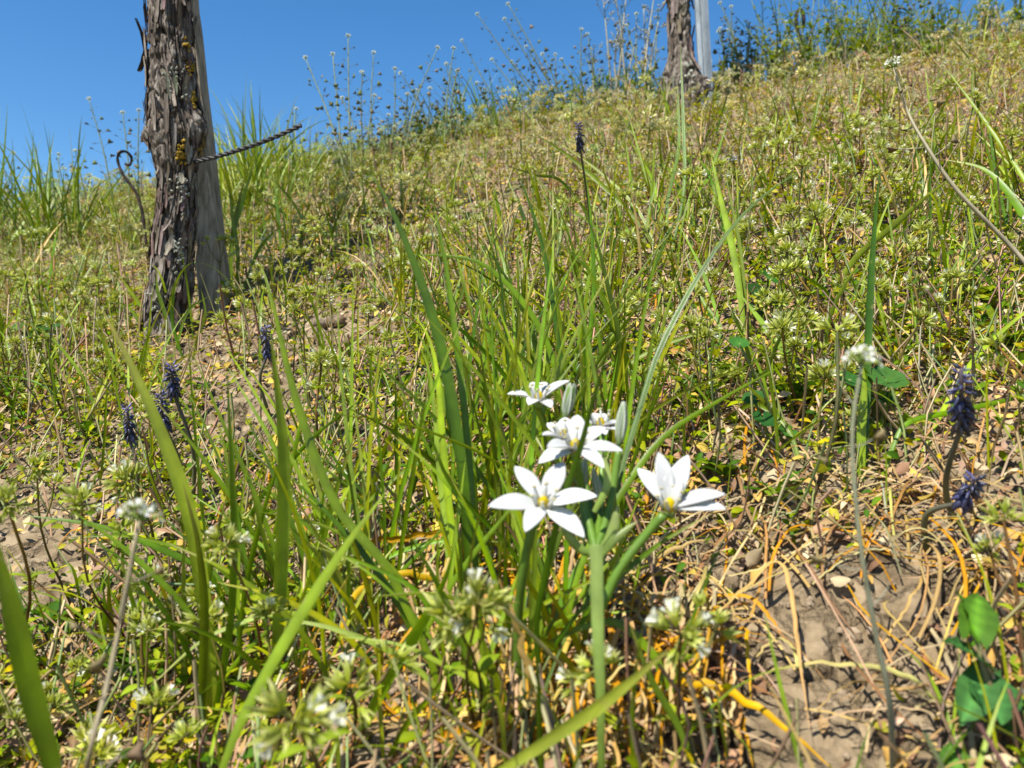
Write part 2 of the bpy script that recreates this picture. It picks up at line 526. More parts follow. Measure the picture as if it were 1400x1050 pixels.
def make_trunk(name, label, prof, d, bottom, seed, na, nh, group='old vines on the slope', burls=(), top_extra=(), zvis=.5):
    """prof: (py, x_left, x_right) in the photograph at the distance d of the trunk foot"""
    prof = np.array(prof, float)
    zz = (525 - prof[:, 0]) / FPX * d
    cx = ((prof[:, 1] + prof[:, 2]) / 2 - 700) / FPX * d
    rr = (prof[:, 2] - prof[:, 1]) / 2 / FPX * d * .85
    zz = np.concatenate([zz, [e[0] for e in top_extra]]); cx = np.concatenate([cx, [e[1] for e in top_extra]])
    rr = np.concatenate([rr, [e[2] for e in top_extra]])
    o = np.argsort(zz); zz, cx, rr = zz[o], cx[o], rr[o]
    root = np.array([np.interp(bottom, zz, cx), d, gz(np.interp(bottom, zz, cx), d)])
    h = np.concatenate([np.linspace(zz[0], zvis, int(nh * .85), endpoint=False), np.linspace(zvis, zz[-1], nh - int(nh * .85))])
    c = np.interp(h, zz, cx); r = np.interp(h, zz, rr)
    k = np.ones(9) / 9
    sm = lambda a: np.convolve(np.pad(a, 4, mode='edge'), k, 'valid')
    c = sm(c); r = sm(r)
    an = np.arange(na) / na * 2 * np.pi
    A, H = np.meshgrid(an, h)
    au = A / (2 * np.pi)
    tw = H * 2.2
    w1 = vn((au * 8 + tw * .6), H * 14, seed, 8)
    def ridge(n, hs, sd):
        q = vn((au + .02 * np.sin(H * 30)) * n + (w1 - .5) * 1.6, H * hs, sd, n)
        return 1 - np.abs(2 * q - 1)
    def groove(n, hs, sd, wdt):
        q = vn((au + .012 * np.sin(H * 41)) * n + (w1 - .5) * 1.8, H * hs, sd, n)
        return np.exp(-((q - .5) / wdt) ** 2)
    disp = -.0052 * groove(22, 18, seed + 1, .055) - .0042 * groove(42, 34, seed + 2, .07) - .0026 * groove(76, 70, seed + 6, .10)
    disp += .0018 * (vn(au * 40, H * 50, seed + 3, 40) - .5) + .0024 * (vn(au * 100, H * 190, seed + 4, 100) - .5)
    cutn = vn(au * 12, H * 45, seed + 5, 12)
    disp -= .005 * np.clip((cutn - .72) * 6, 0, 1)
    R = r[:, None] * (1 + .04 * np.sin(A * 2 + H * 9 + seed) + .03 * np.sin(A * 3 - H * 14)) + disp
    for (bz, ba, br, bs) in burls:
        R = R + br * np.exp(-((H - bz) / bs) ** 2 - ((np.angle(np.exp(1j * (A - ba)))) / .55) ** 2) * (.55 + 1.1 * (vn(au * 26, H * 110, seed + 8, 26) * .6 + .4 * vn(au * 60, H * 240, seed + 9, 60)))
    X = c[:, None] + R * np.cos(A); Y = d + R * np.sin(A)
    v = np.stack([X, Y, H], -1).reshape(-1, 3)
    i = np.arange(nh - 1)[:, None] * na; j = np.arange(na)[None]; j2 = (j + 1) % na
    q = np.stack([i + j, i + j2, i + na + j2, i + na + j], -1).reshape(-1, 4)
    v = np.vstack([v, [c[-1], d, h[-1] + .004]])
    tcap = np.stack([(nh - 1) * na + np.arange(na), (nh - 1) * na + (np.arange(na) + 1) % na, np.full(na, nh * na)], 1)
    root_o = thing(name, label, 'vine', root, group)
    t = Geo(); t.add(v, q, tcap); t.build('trunk', 'bark', root_o, root)
    surf = lambda z, a, out=0.0: np.array([np.interp(z, h, c), d, 0]) + np.array([(np.interp(z, h, r) + out) * math.cos(a), (np.interp(z, h, r) + out) * math.sin(a), z])
    return root_o, root, surf


def flake(root_o, root, surf, z, a, L, wd, lift, rg, mat='bark_flake', name='bark_strip'):
    n = 7
    zs = np.linspace(0, 1, n)
    aa = a + rg.normal(0, .12) * zs
    end = rg.random() < .5
    lf = lift * (zs ** 2 if end else (1 - zs) ** 2) + .001
    p = np.array([surf(z + L * k, b, l) for k, b, l in zip(zs, aa, lf)])
    out = np.stack([np.cos(aa), np.sin(aa), np.zeros(n)], 1)
    side = np.cross(out, [0, 0, 1])
    wds = wd * (np.sin(np.pi * (zs * .8 + .1)) * .7 + .3) * (1 + rg.normal(0, .15, n))
    gq = Geo()
    gq.ribbon(p, wds, side, jit((.95, .9, .85), .2, rg), .18)
    gq.ribbon(p - out * .0016, wds, side, (.55, .5, .45), .18)
    return gq.build(name, mat, root_o, root)


def lichen(root_o, root, surf, z, a, n, spread, mat, rg, s=.0035):
    gq = Geo()
    for _ in range(n):
        zz_ = z + rg.normal(0, spread); a_ = a + rg.normal(0, spread * 18)
        p = surf(zz_, a_, .002)
        out = np.array([math.cos(a_), math.sin(a_), .1])
        M = rot_between(out, rg.random() * 6)
        m = 7; an = np.arange(m) / m * 2 * np.pi
        rad = s * (.5 + .6 * rg.random(m))
        ring = np.stack([rad * np.cos(an), rad * np.sin(an), .0012 * rg.random(m) + .002 * (rg.random(m) < .3)], 1)
        v = np.vstack([[0, 0, .0014], ring, ring * [.9, .9, 0] - [0, 0, .003]]) @ M.T + p
        j = np.arange(m); jn = (j + 1) % m
        gq.add(v, np.stack([1 + j, 1 + m + j, 1 + m + jn, 1 + jn], 1), np.stack([np.zeros(m, int), 1 + j, 1 + jn], 1))
    return gq.build('lichen_patch', mat, root_o, root)


r1 = np.random.default_rng(5)
D1 = 0.955
t1, root1, surf1 = make_trunk(
    'grapevine', 'gnarled grey brown old vine trunk with yellow lichen beside leaning wooden post',
    [(560, 168, 285), (480, 186, 274), (450, 190, 266), (420, 195, 262), (385, 202, 268), (350, 204, 268), (310, 208, 270),
     (280, 214, 270), (240, 216, 270), (215, 208, 275), (190, 202, 282), (165, 200, 280), (130, 199, 274), (80, 198, 268),
     (40, 197, 266), (0, 196, 266)], D1, 0.07, 5, 250, 430,
    burls=((.292, math.pi * 1.05, .008, .011), (.305, -.3, .006, .022), (.26, math.pi * 1.5, .005, .012)),
    top_extra=((.62, -.41, .033), (.80, -.395, .036), (.88, -.39, .045), (.93, -.385, .03)))
for k in range(230):
    flake(t1, root1, surf1, r1.uniform(.05, .60), r1.uniform(math.pi * .85, math.pi * 2.15), r1.uniform(.01, .045), r1.uniform(.002, .007), abs(r1.normal(0, .0028)) + .0006, r1)
for z, L in ((.385, .045), (.37, .03), (.475, .03)):
    flake(t1, root1, surf1, z, math.pi * 1.02, L, .010, .010, r1)
for z, a, n in ((.395, -.45, 8), (.372, -.35, 18), (.335, -.4, 20), (.268, -1.0, 44), (.285, -.1, 20)):
    lichen(t1, root1, surf1, z, a, n, .005, 'lichen', r1, .0019)
for z, a, n in ((.225, -.9, 30), (.15, -.9, 40), (.30, 3.2, 26), (.345, -1.0, 14), (.10, -1.6, 22)):
    lichen(t1, root1, surf1, z, a, n, .012, 'grey_lichen', r1, .0018)
# two fruiting arms of the vine, above the picture
for sgn in (-1, 1):
    pts = cr([(-.388, D1, .88), (-.388 + sgn * .12, D1 + .02, 1.0), (-.388 + sgn * .35, D1 + .03, 1.03), (-.388 + sgn * .6, D1 + .05, 1.0)], 24)
    gq = Geo(); gq.tube(pts, np.linspace(.017, .006, 24), 10, (1, 1, 1)); gq.build('arm', 'bark', t1, root1)

D2 = 1.82
t2, root2, surf2 = make_trunk(
    'grapevine', 'far vine trunk with swollen foot beside galvanised metal stake on the crest',
    [(210, 895, 975), (175, 905, 968), (150, 908, 962), (125, 904, 966), (105, 906, 962), (85, 910, 952), (60, 910, 948), (30, 911, 947), (0, 911, 947), (-30, 911, 946)],
    D2, .60, 9, 120, 170, burls=((.665, -.6, .016, .03), (.70, math.pi, .008, .03)),
    zvis=.95, top_extra=((1.15, .40, .03), (1.3, .40, .04), (1.36, .40, .03)))
for k in range(36):
    flake(t2, root2, surf2, r1.uniform(.63, .95), r1.uniform(math.pi, math.pi * 2.05), r1.uniform(.02, .06), r1.uniform(.006, .014), abs(r1.normal(0, .006)), r1)
lichen(t2, root2, surf2, .68, -.9, 30, .02, 'grey_lichen', r1, .005)
for sgn in (-1, 1):
    pts = cr([(.40, D2, 1.32), (.40 + sgn * .12, D2 + .02, 1.44), (.40 + sgn * .5, D2 + .05, 1.46)], 20)
    gq = Geo(); gq.tube(pts, np.linspace(.017, .007, 20), 8, (1, 1, 1)); gq.build('arm', 'bark', t2, root2)


def box_along(p0, p1, wx, wy, seed=0, n=30, cham=.15):
    """squared, slightly worn timber between two points"""
    p = cr([p0, p1], n)
    ax = nrm(np.asarray(p1, float) - p0)
    x = nrm(np.cross([0, 1, 0], ax)); y = np.cross(ax, x)
    prof = []
    for sx, sy in ((1, 1), (-1, 1), (-1, -1), (1, -1)):
        a = np.array([sx, sy]); c1 = (sx * wx / 2, sy * wy / 2 * (1 - cham)); c2 = (sx * wx / 2 * (1 - cham), sy * wy / 2)
        prof += [c1, c2] if sx * sy > 0 else [c2, c1]
    m = len(prof)
    pr = np.array(prof)
    rg = np.random.default_rng(seed)
    v = p[:, None] + pr[None, :, :1] * x + pr[None, :, 1:] * y
    v = v + rg.normal(0, wx * .008, v.shape)
    i = np.arange(n - 1)[:, None] * m; j = np.arange(m)[None]; j2 = (j + 1) % m
    q = np.stack([i + j, i + j2, i + m + j2, i + m + j], -1).reshape(-1, 4)
    v = np.vstack([v.reshape(-1, 3), p[-1], p[0]])
    b = (n - 1) * m; jj = np.arange(m); jn = (jj + 1) % m
    t = np.concatenate([np.stack([b + jj, b + jn, np.full(m, n * m)], 1), np.stack([jn, jj, np.full(m, n * m + 1)], 1)])
    gq = Geo(); gq.add(v, q, t)
    return gq


DP = 1.0
pb = P(302, 392, DP); pb[2] = gz(pb[0], DP) - .03
ptop = P(302, 392, DP); e = P(258, 0, DP + .05)
dirp = nrm(e - ptop)
post = box_along(pb, pb + dirp * .98, .031, .036, 3, 40).build('wooden_post', 'wood', None, pb, False)
tag(post, 'weathered square wooden post leaning against the lichen-covered vine trunk', 'post')

# twisted tie wire sticking out of the trunk
wp = cr([P(250, 226, .97), P(268, 221, .945), P(320, 207, .93), P(365, 192, .93), P(412, 171, .93)], 90)
gq = Geo()
tw = np.linspace(0, 2 * np.pi * 11, 90)
tt = tang(wp); sx = nrm(np.cross(tt, [0, 1, 0])); sy = np.cross(tt, sx)
for ph in (0, math.pi):
    off = .0014 * (sx * np.cos(tw + ph)[:, None] + sy * np.sin(tw + ph)[:, None])
    gq.tube(wp + off, .0016 * (1 + .18 * np.sin(np.arange(90) * .9 + ph)), 7)
wroot = wp[0]
tag(gq.build('tie_wire', 'rusty_wire', None, wroot), 'dark twisted tie wire poking out from the vine trunk', 'wire')
def curl(name, label, pts, d, rad, foot):
    c = [P(x, y, d) for x, y in pts] + [foot]
    p = cr(c, 70)
    gq = Geo(); gq.tube(p, np.linspace(rad * .75, rad, 70) * (1 + .12 * np.sin(np.arange(70) * 1.3)), 8)
    o = gq.build(name, 'dark_tendril', None, foot)
    return tag(o, label, 'wire hook')
fq = hit(205, 372)
curl('wire_hook', 'thin dark hook with curled tip sticking up left of the lichen-covered trunk',
     [(171, 224), (177, 226), (180, 217), (175, 209), (167, 207), (161, 213), (162, 224), (168, 238), (178, 252), (188, 268), (196, 300)], fq[1], .0028, fq + [0, 0, -.01])
fq = hit(1104, 100)
curl('wire_hook', 'dark rusty hook rising from weeds on the upper crest',
     [(1098, 38), (1099, 28), (1098, 18), (1094, 13), (1089, 19), (1089, 34), (1093, 52), (1096, 72)], fq[1], .0055, fq + [0, 0, -.01])

# galvanised stake: an open C-shaped profile
DS = 1.80
sb = P(967, 165, DS); sb[2] = gz(sb[0], DS) - .05; st_ = P(957, 0, DS)
ax = nrm(st_ - P(966, 160, DS))
prof = np.array([(-.017, -.004), (-.017, -.014), (-.006, -.016), (-.003, -.011), (.003, -.011), (.006, -.016), (.019, -.012), (.019, .012),
                 (.0165, .012), (.0165, -.0095), (.006, -.013), (.003, -.0085), (-.003, -.0085), (-.006, -.013), (-.0145, -.0115), (-.0145, -.004)])
prof = prof * .82; n = 24; p = cr([sb, sb + ax * 1.15], n); m = len(prof)
x = nrm(np.cross([0, 1, 0], ax)); y = np.array([0, 1.0, 0])
v = (p[:, None] + prof[None, :, :1] * x + prof[None, :, 1:] * y).reshape(-1, 3)
i = np.arange(n - 1)[:, None] * m; j = np.arange(m)[None]; j2 = (j + 1) % m
gq = Geo(); gq.add(v, np.stack([i + j, i + j2, i + m + j2, i + m + j], -1).reshape(-1, 4))
stake = gq.build('metal_stake', 'galvanised', None, sb, False)
tag(stake, 'galvanised profiled metal stake standing against the far vine trunk', 'stake')

# a broken piece of old vine wood and clods lying on the slope
def log(name, label, a, b, d, r, seed):
    pa = hit(*a); pb2 = hit(*b)
    rg = np.random.default_rng(seed)
    n_ = 30; p = cr([pa, (pa + pb2) / 2 + [0, 0, r * .3], pb2], n_); p[:, 2] = gz(p[:, 0], p[:, 1]) + r * .45
    gq = Geo(); gq.tube(p, r * (.75 + .4 * vn(np.arange(n_) * .35, np.zeros(n_), seed) ) * np.clip(np.minimum(np.arange(n_) + 1.5, n_ + .5 - np.arange(n_)) / 2.5, .35, 1), 14)
    V = gq.v[0]; V += rg.normal(0, r * .06, V.shape)
    return tag(gq.build(name, 'deadwood', None, pa), label, 'wood')
log('vine_wood', 'pale broken stick of old vine wood lying across the slope', (438, 386), (500, 374), 0, .008, 3)
log('vine_wood', 'short grey stub of vine wood half sunk in the soil', (428, 446), (470, 442), 0, .007, 4)
log('vine_wood', 'dark chunk of old vine wood lying behind the pale broken stick', (498, 380), (535, 362), 0, .012, 8)

# ================================================================== PIECE TEMPLATES
def leaf_geo(n=6, wd=.45, fold=.18, curl=.25, shape='ovate', c=(1, 1, 1), notch=0.0):
    """unit leaf along +x, normal +z, 1 long"""
    t = np.linspace(0, 1, n)
    if shape == 'ovate':
        w_ = np.sin(np.pi * t ** .75) ** .8
    elif shape == 'lance':
        w_ = np.sin(np.pi * t ** .6)
    elif shape == 'spoon':
        w_ = np.clip(np.sin(np.pi * t ** 1.6) ** .7, 0, 1)
    elif shape == 'arrow':
        w_ = np.clip((1 - t) ** .75, 0, 1) * 1.0
    w_ = w_ * wd; w_[-1] = .015
    if shape != 'arrow': w_[0] = max(w_[0], .03)
    p = np.stack([t, np.zeros(n), -curl * t * t + curl * .35 * t], 1)
    gq = Geo(); gq.ribbon(p, w_, np.tile([0, 1.0, 0], (n, 1)), c, fold)
    return gq


LEAF = leaf_geo(6, .5, .16, .3, 'ovate').arr()
LEAF_LO = leaf_geo(4, .5, .16, .3, 'ovate').arr()
gxl = Geo(); gxl.add([(0, 0, 0), (.5, -.27, .08), (.5, .27, .08), (1, 0, -.12)], None, [(0, 1, 3), (0, 3, 2)]); LEAF_X = gxl.arr()
SPOON = leaf_geo(6, .42, .14, .25, 'spoon').arr()
LANCE = leaf_geo(7, .24, .2, .45, 'lance').arr()


def bud_geo(hi=True, flower=False, rg=None):
    """mouse-ear chickweed calyx along +z, about 1 unit long: five pale pointed sepals, sometimes white petals inside"""
    gq = Geo()
    spread = rg.uniform(.28, .5)
    ns = 5 if hi else 4
    for k in range(ns):
        a = 2 * np.pi * k / ns + rg.normal(0, .12)
        d = np.array([math.cos(a), math.sin(a), 0]); s = np.array([-math.sin(a), math.cos(a), 0])
        sp = spread * rg.uniform(.7, 1.5); L = rg.uniform(.85, 1.15)
        b = d * .08; md = d * (.12 + sp * .35) + [0, 0, .45 * L]; tp = d * (.06 + sp) + [0, 0, L]
        v = [b - s * .09, b + s * .09, md - s * .15, md + s * .15, md + d * .05 + [0, 0, -.02], tp]
        gc = np.array([.36, .42, .085]) * rg.uniform(.8, 1.2); pc = np.array([.72, .70, .36]) * rg.uniform(.85, 1.15)
        cc = [gc, gc, gc * .6 + pc * .4, gc * .6 + pc * .4, gc * 1.0, pc]
        gq.add(v, None, [(0, 4, 2), (0, 1, 4), (1, 3, 4), (2, 4, 5), (4, 3, 5)], cc)
    if hi:
        an = np.arange(5) / 5 * 2 * np.pi
        v = np.vstack([[0, 0, 0], np.stack([.15 * np.cos(an), .15 * np.sin(an), np.full(5, .4)], 1), [0, 0, .8]])
        j = np.arange(5); jn = (j + 1) % 5
        gq.add(v, None, np.concatenate([np.stack([np.zeros(5, int), 1 + jn, 1 + j], 1), np.stack([1 + j, 1 + jn, np.full(5, 6)], 1)]), (.44, .48, .15))
    if flower:
        for k in range(5):
            a = 2 * np.pi * (k + .5) / 5
            d = np.array([math.cos(a), math.sin(a), 0]); s = np.array([-math.sin(a), math.cos(a), 0])
            b = d * .05 + [0, 0, .5]; tp = d * .42 + [0, 0, 1.05]
            gq.add([b, tp - s * .17, tp - d * .1, tp + s * .17], None, [(0, 2, 1), (0, 3, 2)], (.80, .80, .70))
    return gq


rb = np.random.default_rng(21)
BUDS = [bud_geo(True, f, rb).arr() for f in (False, False, False, False, True)]
BUDS_LO = [bud_geo(False, f, rb).arr() for f in (False, False, False, False, True)]
def bud_far(rg, flower):
    gq = Geo()
    for k in range(4):
        a = 2 * np.pi * k / 4 + rg.normal(0, .2); sp = rg.uniform(.3, .6)
        d = np.array([math.cos(a), math.sin(a), 0]); s = np.array([-math.sin(a), math.cos(a), 0])
        wh = flower and k % 2
        md = d * (.16 + sp * .35) + [0, 0, .5]
        gc = np.array([.34, .41, .11]); pc = np.array([.82, .82, .74]) if wh else np.array([.64, .64, .40]) * rg.uniform(.8, 1.1)
        gq.add([(0, 0, 0), md - s * .2, md + s * .2, d * (.06 + sp) + [0, 0, 1.0]], None, [(0, 2, 1), (1, 2, 3)], [gc, gc * .5 + pc * .5, gc * .5 + pc * .5, pc])
    return gq


BUDS_FAR = [bud_far(rb, f).arr() for f in (False, False, False, False, True)]


def head_layout(nb, size, rg):
    """directions, stalk offsets and scales for the buds of one cluster"""
    out = []
    for k in range(nb):
        th = math.acos(1 - (k + .5) / nb * .95) * 1.0; ph = k * 2.4 + rg.normal(0, .3)
        dr = nrm(np.array([math.sin(th) * math.cos(ph), math.sin(th) * math.sin(ph), math.cos(th)]) + rg.normal(0, .12, 3))
        st = rg.uniform(.45, 1.0) * size
        out.append((dr, dr * st * np.array([1, 1, .75]), rg.uniform(.75, 1.15) * size * 1.05, rg.random() * 6, int(rg.integers(0, 5))))
    return out


def chick_plan(rg, H=None, lean=None, nb=None):
    """plan of one chickweed plant, base at origin"""
    H = H or rg.uniform(.032, .085)
    lean = rg.normal(0, .22, 2) if lean is None else lean
    top = np.array([lean[0] * H, lean[1] * H, H])
    mid = top * .5 + np.append(rg.normal(0, .006, 2), 0)
    path = cr([(0, 0, -.006), mid, top], 8)
    plan = dict(path=path, leaves=[], heads=[], sub=[])
    npair = int(rg.integers(2, 4))
    for k in range(npair):
        i = int(1 + k * 5 / npair + rg.integers(0, 2)); i = min(i, 6)
        a0 = k * math.pi / 2 + rg.random()
        for s in (0, math.pi):
            a = a0 + s + rg.normal(0, .2)
            up = rg.uniform(.1, .8)
            plan['leaves'].append((path[i], np.array([math.cos(a), math.sin(a), up]), rg.uniform(.008, .014), jit((.29, .34, .06), .25, rg)))
    sz = rg.uniform(.0052, .0068)
    nb = nb or int(rg.integers(5, 11))
    plan['heads'].append((path[-1], nrm(path[-1] - path[-3]), head_layout(nb, sz, rg)))
    if rg.random() < .6:
        for s in range(int(rg.integers(1, 3))):
            a = rg.random() * 6.3; i = int(rg.integers(4, 6))
            e_ = path[i] + np.array([math.cos(a) * .014, math.sin(a) * .014, H * .28])
            plan['sub'].append(cr([path[i], (path[i] + e_) / 2 + [math.cos(a) * .003, math.sin(a) * .003, 0], e_], 4))
            plan['heads'].append((e_, nrm(e_ - path[i]), head_layout(int(rg.integers(3, 6)), sz * .9, rg)))
    plan['stemc'] = jit((.15, .085, .05), .25, rg); plan['stemt'] = jit((.24, .2, .08), .2, rg)
    plan['r'] = rg.uniform(.0006, .0009)
    return plan


def leafM(d, L, spin=0):
    d = nrm(d); side = nrm(np.cross([0, 0, 1], d)); n_ = np.cross(d, side)
    return np.stack([d, side, n_], 1) * L


def chick_stem(plan, gq=None, ns=5):
    gq = gq or Geo()
    pth = plan['path'] if ns > 3 else plan['path'][::2]
    gq.tube(pth, np.linspace(plan['r'] * 1.2, plan['r'] * .8, len(pth)), ns, plan['stemc'], plan['stemt'], False)
    for s in plan['sub']:
        gq.tube(s, plan['r'] * .7, max(ns - 1, 3), plan['stemt'], plan['stemt'], False)
    return gq


def chick_head(head, gq=None, buds=True, lo=False):
    gq = gq or Geo()
    p0, ax_, lay = head
    M = rot_between(ax_)
    for dr, off, sc, spin, kind in lay:
        o_ = p0 + M @ off
        if lo != 2: gq.tube(cr([p0, p0 + M @ (off * np.array([.4, .4, .6])), o_], 3), .00038, 3, (.22, .19, .08), (.3, .33, .1), False)
        if buds:
            B = BUDS_FAR[kind] if lo == 2 else (BUDS_LO[kind] if lo else BUDS[kind])
            gq.stamp(B, rot_between(M @ dr, spin) * sc, o_)
    return gq


def chick_full(plan, lo=False):
    gq = chick_stem(plan, None, 3 if lo else 5)
    for pos, d, L, c in plan['leaves']:
        gq.stamp(LEAF_X if lo == 2 else (LEAF_LO if lo else LEAF), leafM(d, L), pos, c)
    for h_ in plan['heads']:
        chick_head(h_, gq, True, lo)
    return gq


# shared unit meshes for parts
def arr_mesh(name, arrs, mats, tint=(1, 1, 1)):
    gq = Geo(); gq.stamp(arrs, np.eye(3), (0, 0, 0), tint); return gq.mesh(name, mats)


LEAFM = [arr_mesh('leaf', LEAF, 'herb', jit((.29, .34, .06), .3, rb)) for _ in range(5)]
BUDM = [arr_mesh('bud', b, 'herb') for b in BUDS]

CH_LABEL = 'pale green mouse-ear chickweed with spiky bud clusters on thin brown stem'
CH_GROUP = 'mouse-ear chickweed over the slope'


def chick_object(plan, base, spin, scale, detail, label=CH_LABEL, group=CH_GROUP, cache={}):
    """detail 2: buds as sub-parts, 1: parts, 0: one mesh"""
    M = np.array([[math.cos(spin), -math.sin(spin), 0], [math.sin(spin), math.cos(spin), 0], [0, 0, 1]]) * scale
    key = id(plan)
    c = cache.setdefault(key, {'plan': plan})
    if detail == 0:
        if 'full' not in c: c['full'] = chick_full(plan).mesh('chickweed', 'herb')
        o = link('chickweed', c['full'], None); setm(o, M, base)
        return tag(o, label, 'chickweed', group)
    root = tag(link('chickweed', None, None), label, 'chickweed', group)
    setm(root, M, base)
    if 'stem' not in c:
        c['stem'] = chick_stem(plan).mesh('stem', 'herb')
        c['h1'] = [chick_head(h_).mesh('flower_head', 'herb') for h_ in plan['heads']]
        c['h2'] = [chick_head(h_, None, False).mesh('flower_head', 'herb') for h_ in plan['heads']]
    link('stem', c['stem'], root)
    for k, (pos, d, L, col) in enumerate(plan['leaves']):
        setm(link('leaf', LEAFM[k % 5], root), leafM(d, L), pos)
    for k, h_ in enumerate(plan['heads']):
        ho = link('flower_head', c['h2' if detail == 2 else 'h1'][k], root)
        if detail == 2:
            p0, ax_, lay = h_
            Mh = rot_between(ax_)
            for dr, off, sc, spin_, kind in lay:
                setm(link('bud', BUDM[kind], ho), rot_between(Mh @ dr, spin_) * sc, p0 + Mh @ off)
    return root


# ================================================================== STAR FLOWERS
def tepal(base, tip, axis, width, rg, thick=.0004, curve=.16):
    """one white tepal, green striped beneath, from base to tip"""
    base = np.asarray(base, float); tip = np.asarray(tip, float)
    L = np.linalg.norm(tip - base); d = (tip - base) / L
    side = nrm(np.cross(axis, d)); nn = np.cross(d, side)
    if nn @ axis < 0: nn = -nn
    n = 12; m = 7
    t = np.linspace(0, 1, n); s = np.linspace(-1, 1, m)
    w_ = width * np.clip(np.sin(np.pi * np.clip(t * .93 + .05, 0, 1) ** .98), 0, 1) ** .85
    w_[0] = width * .38; w_[-1] = width * .02
    bend = curve * L * (np.sin(np.pi * t) * .8)
    v = []; v2 = []
    for k in range(n):
        for q in s:
            o_ = base + d * L * t[k] + side * q * w_[k] / 2 - nn * bend[k] * -.5 + nn * (q * q) * w_[k] * .12 - nn * .0003 * math.cos(q * 9) * np.sin(np.pi * t[k])
            v.append(o_); v2.append(o_ - nn * thick)
    v = np.array(v + v2)
    i = np.arange(n - 1)[:, None] * m + np.arange(m - 1)[None]
    i = i.ravel()
    top = np.stack([i, i + 1, i + m + 1, i + m], 1); o_ = n * m
    bot = np.stack([i + o_, i + m + o_, i + m + 1 + o_, i + 1 + o_], 1)
    eg = []
    for k in range(n - 1):
        eg += [(k * m, k * m + m, k * m + m + o_, k * m + o_), (k * m + m - 1, k * m + m - 1 + o_, k * m + 2 * m - 1 + o_, k * m + 2 * m - 1)]
    c = np.full((2 * n * m, 3), .84); c[:, 2] = .835
    tt_ = np.repeat(t, m); ss = np.tile(s, n)
    gb = np.clip(1 - tt_ / .22, 0, 1)[:, None]
    c[:o_] = c[:o_] * (1 - .45 * gb) + np.array([.62, .70, .36]) * .45 * gb
    st = (np.clip(1 - np.abs(ss) / .5, 0, 1) ** .5 * np.clip((1.02 - tt_) * 3, 0, 1))[:, None]
    c[o_:] = c[o_:] * (1 - .9 * st) + np.array([.16, .30, .06]) * .9 * st
    u = np.zeros((2 * n * m, 3)); u[:, 0] = np.tile(ss, 2)
    gq = Geo(); gq.add(v, np.concatenate([top, bot, np.array(eg)]), None, c, u)
    return gq


def star_flower(root_o, root, cpx, d, tips, L, rg, width=.0068, axis_hint=(0, -.55, .85), label=None, back=None):
    """tips: pixel ends of the tepals; the missing depth comes from the tepal length L"""
    c = P(cpx[0], cpx[1], d)
    ax_ = nrm(axis_hint)
    ov = Geo()
    M = rot_between(ax_)
    prof = [(-.0052, .0011), (-.0035, .0021), (-.001, .0026), (.001, .0021), (.0025, .0014), (.0036, .0006)]
    pth = np.array([c + ax_ * a for a, _ in prof])
    ov.tube(pth[:3], [b for _, b in prof[:3]], 10, (.2, .33, .09), (.4, .5, .2))
    fl = ov.build('flower', 'herb', root_o, root)
    if label: fl['label'] = label
    q = Geo(); q.tube(pth[2:], [b for _, b in prof[2:]], 10, (.55, .46, .08), (.70, .55, .10)); q.build('ovary', 'herb', fl, root)
    for k, tp in enumerate(tips):
        px_, py_ = tp[0], tp[1]
        LL = tp[2] if len(tp) > 2 else L
        sc = d / FPX
        dx = (px_ - cpx[0]) * sc; dz = (525 - py_ - (525 - cpx[1])) * sc
        rem = LL * LL - dx * dx - dz * dz
        dep = math.sqrt(max(rem, (LL * .12) ** 2))
        # of the two depths, take the one nearer the plane square to the flower's axis
        cand = [np.array([dx, s_ * dep, dz]) for s_ in (1, -1)]
        best = min(cand, key=lambda z_: abs(nrm(z_) @ ax_ - .25))
        tip = c + best
        bs = c + nrm(best) * .0012 - ax_ * .0008 + ax_ * .0003 * (k % 2)
        tepal(bs, tip, ax_, width * rg.uniform(.92, 1.08), rg).build('tepal', 'petal', fl, root)
    for k in range(6):
        a = k * math.pi / 3 + .3
        dr = nrm(ax_ + .42 * (M[:, 0] * math.cos(a) + M[:, 1] * math.sin(a)))
        b0 = c + .0022 * (M[:, 0] * math.cos(a) + M[:, 1] * math.sin(a))
        e_ = b0 + dr * .0062
        sg = Geo()
        sg.tube(cr([b0, b0 + dr * .004, e_], 4), [.0009, .0008, .0006, .0003], 5, (.82, .82, .76))
        sg.tube(cr([e_ - M[:, 0] * .0008, e_, e_ + M[:, 0] * .0008], 4), [.0003, .0005, .0005, .0003], 5, (.75, .68, .38))
        sg.build('stamen', 'petal', fl, root)
    return c, ax_


def stalk(root_o, root, pts, r0, r1_, name='flower_stalk', c=(.16, .27, .06), c2=(.2, .32, .08), n=18):
    gq = Geo(); gq.tube(cr(pts, n), np.linspace(r0, r1_, n), 9, c, c2)
    return gq.build(name, 'blade', root_o, root)


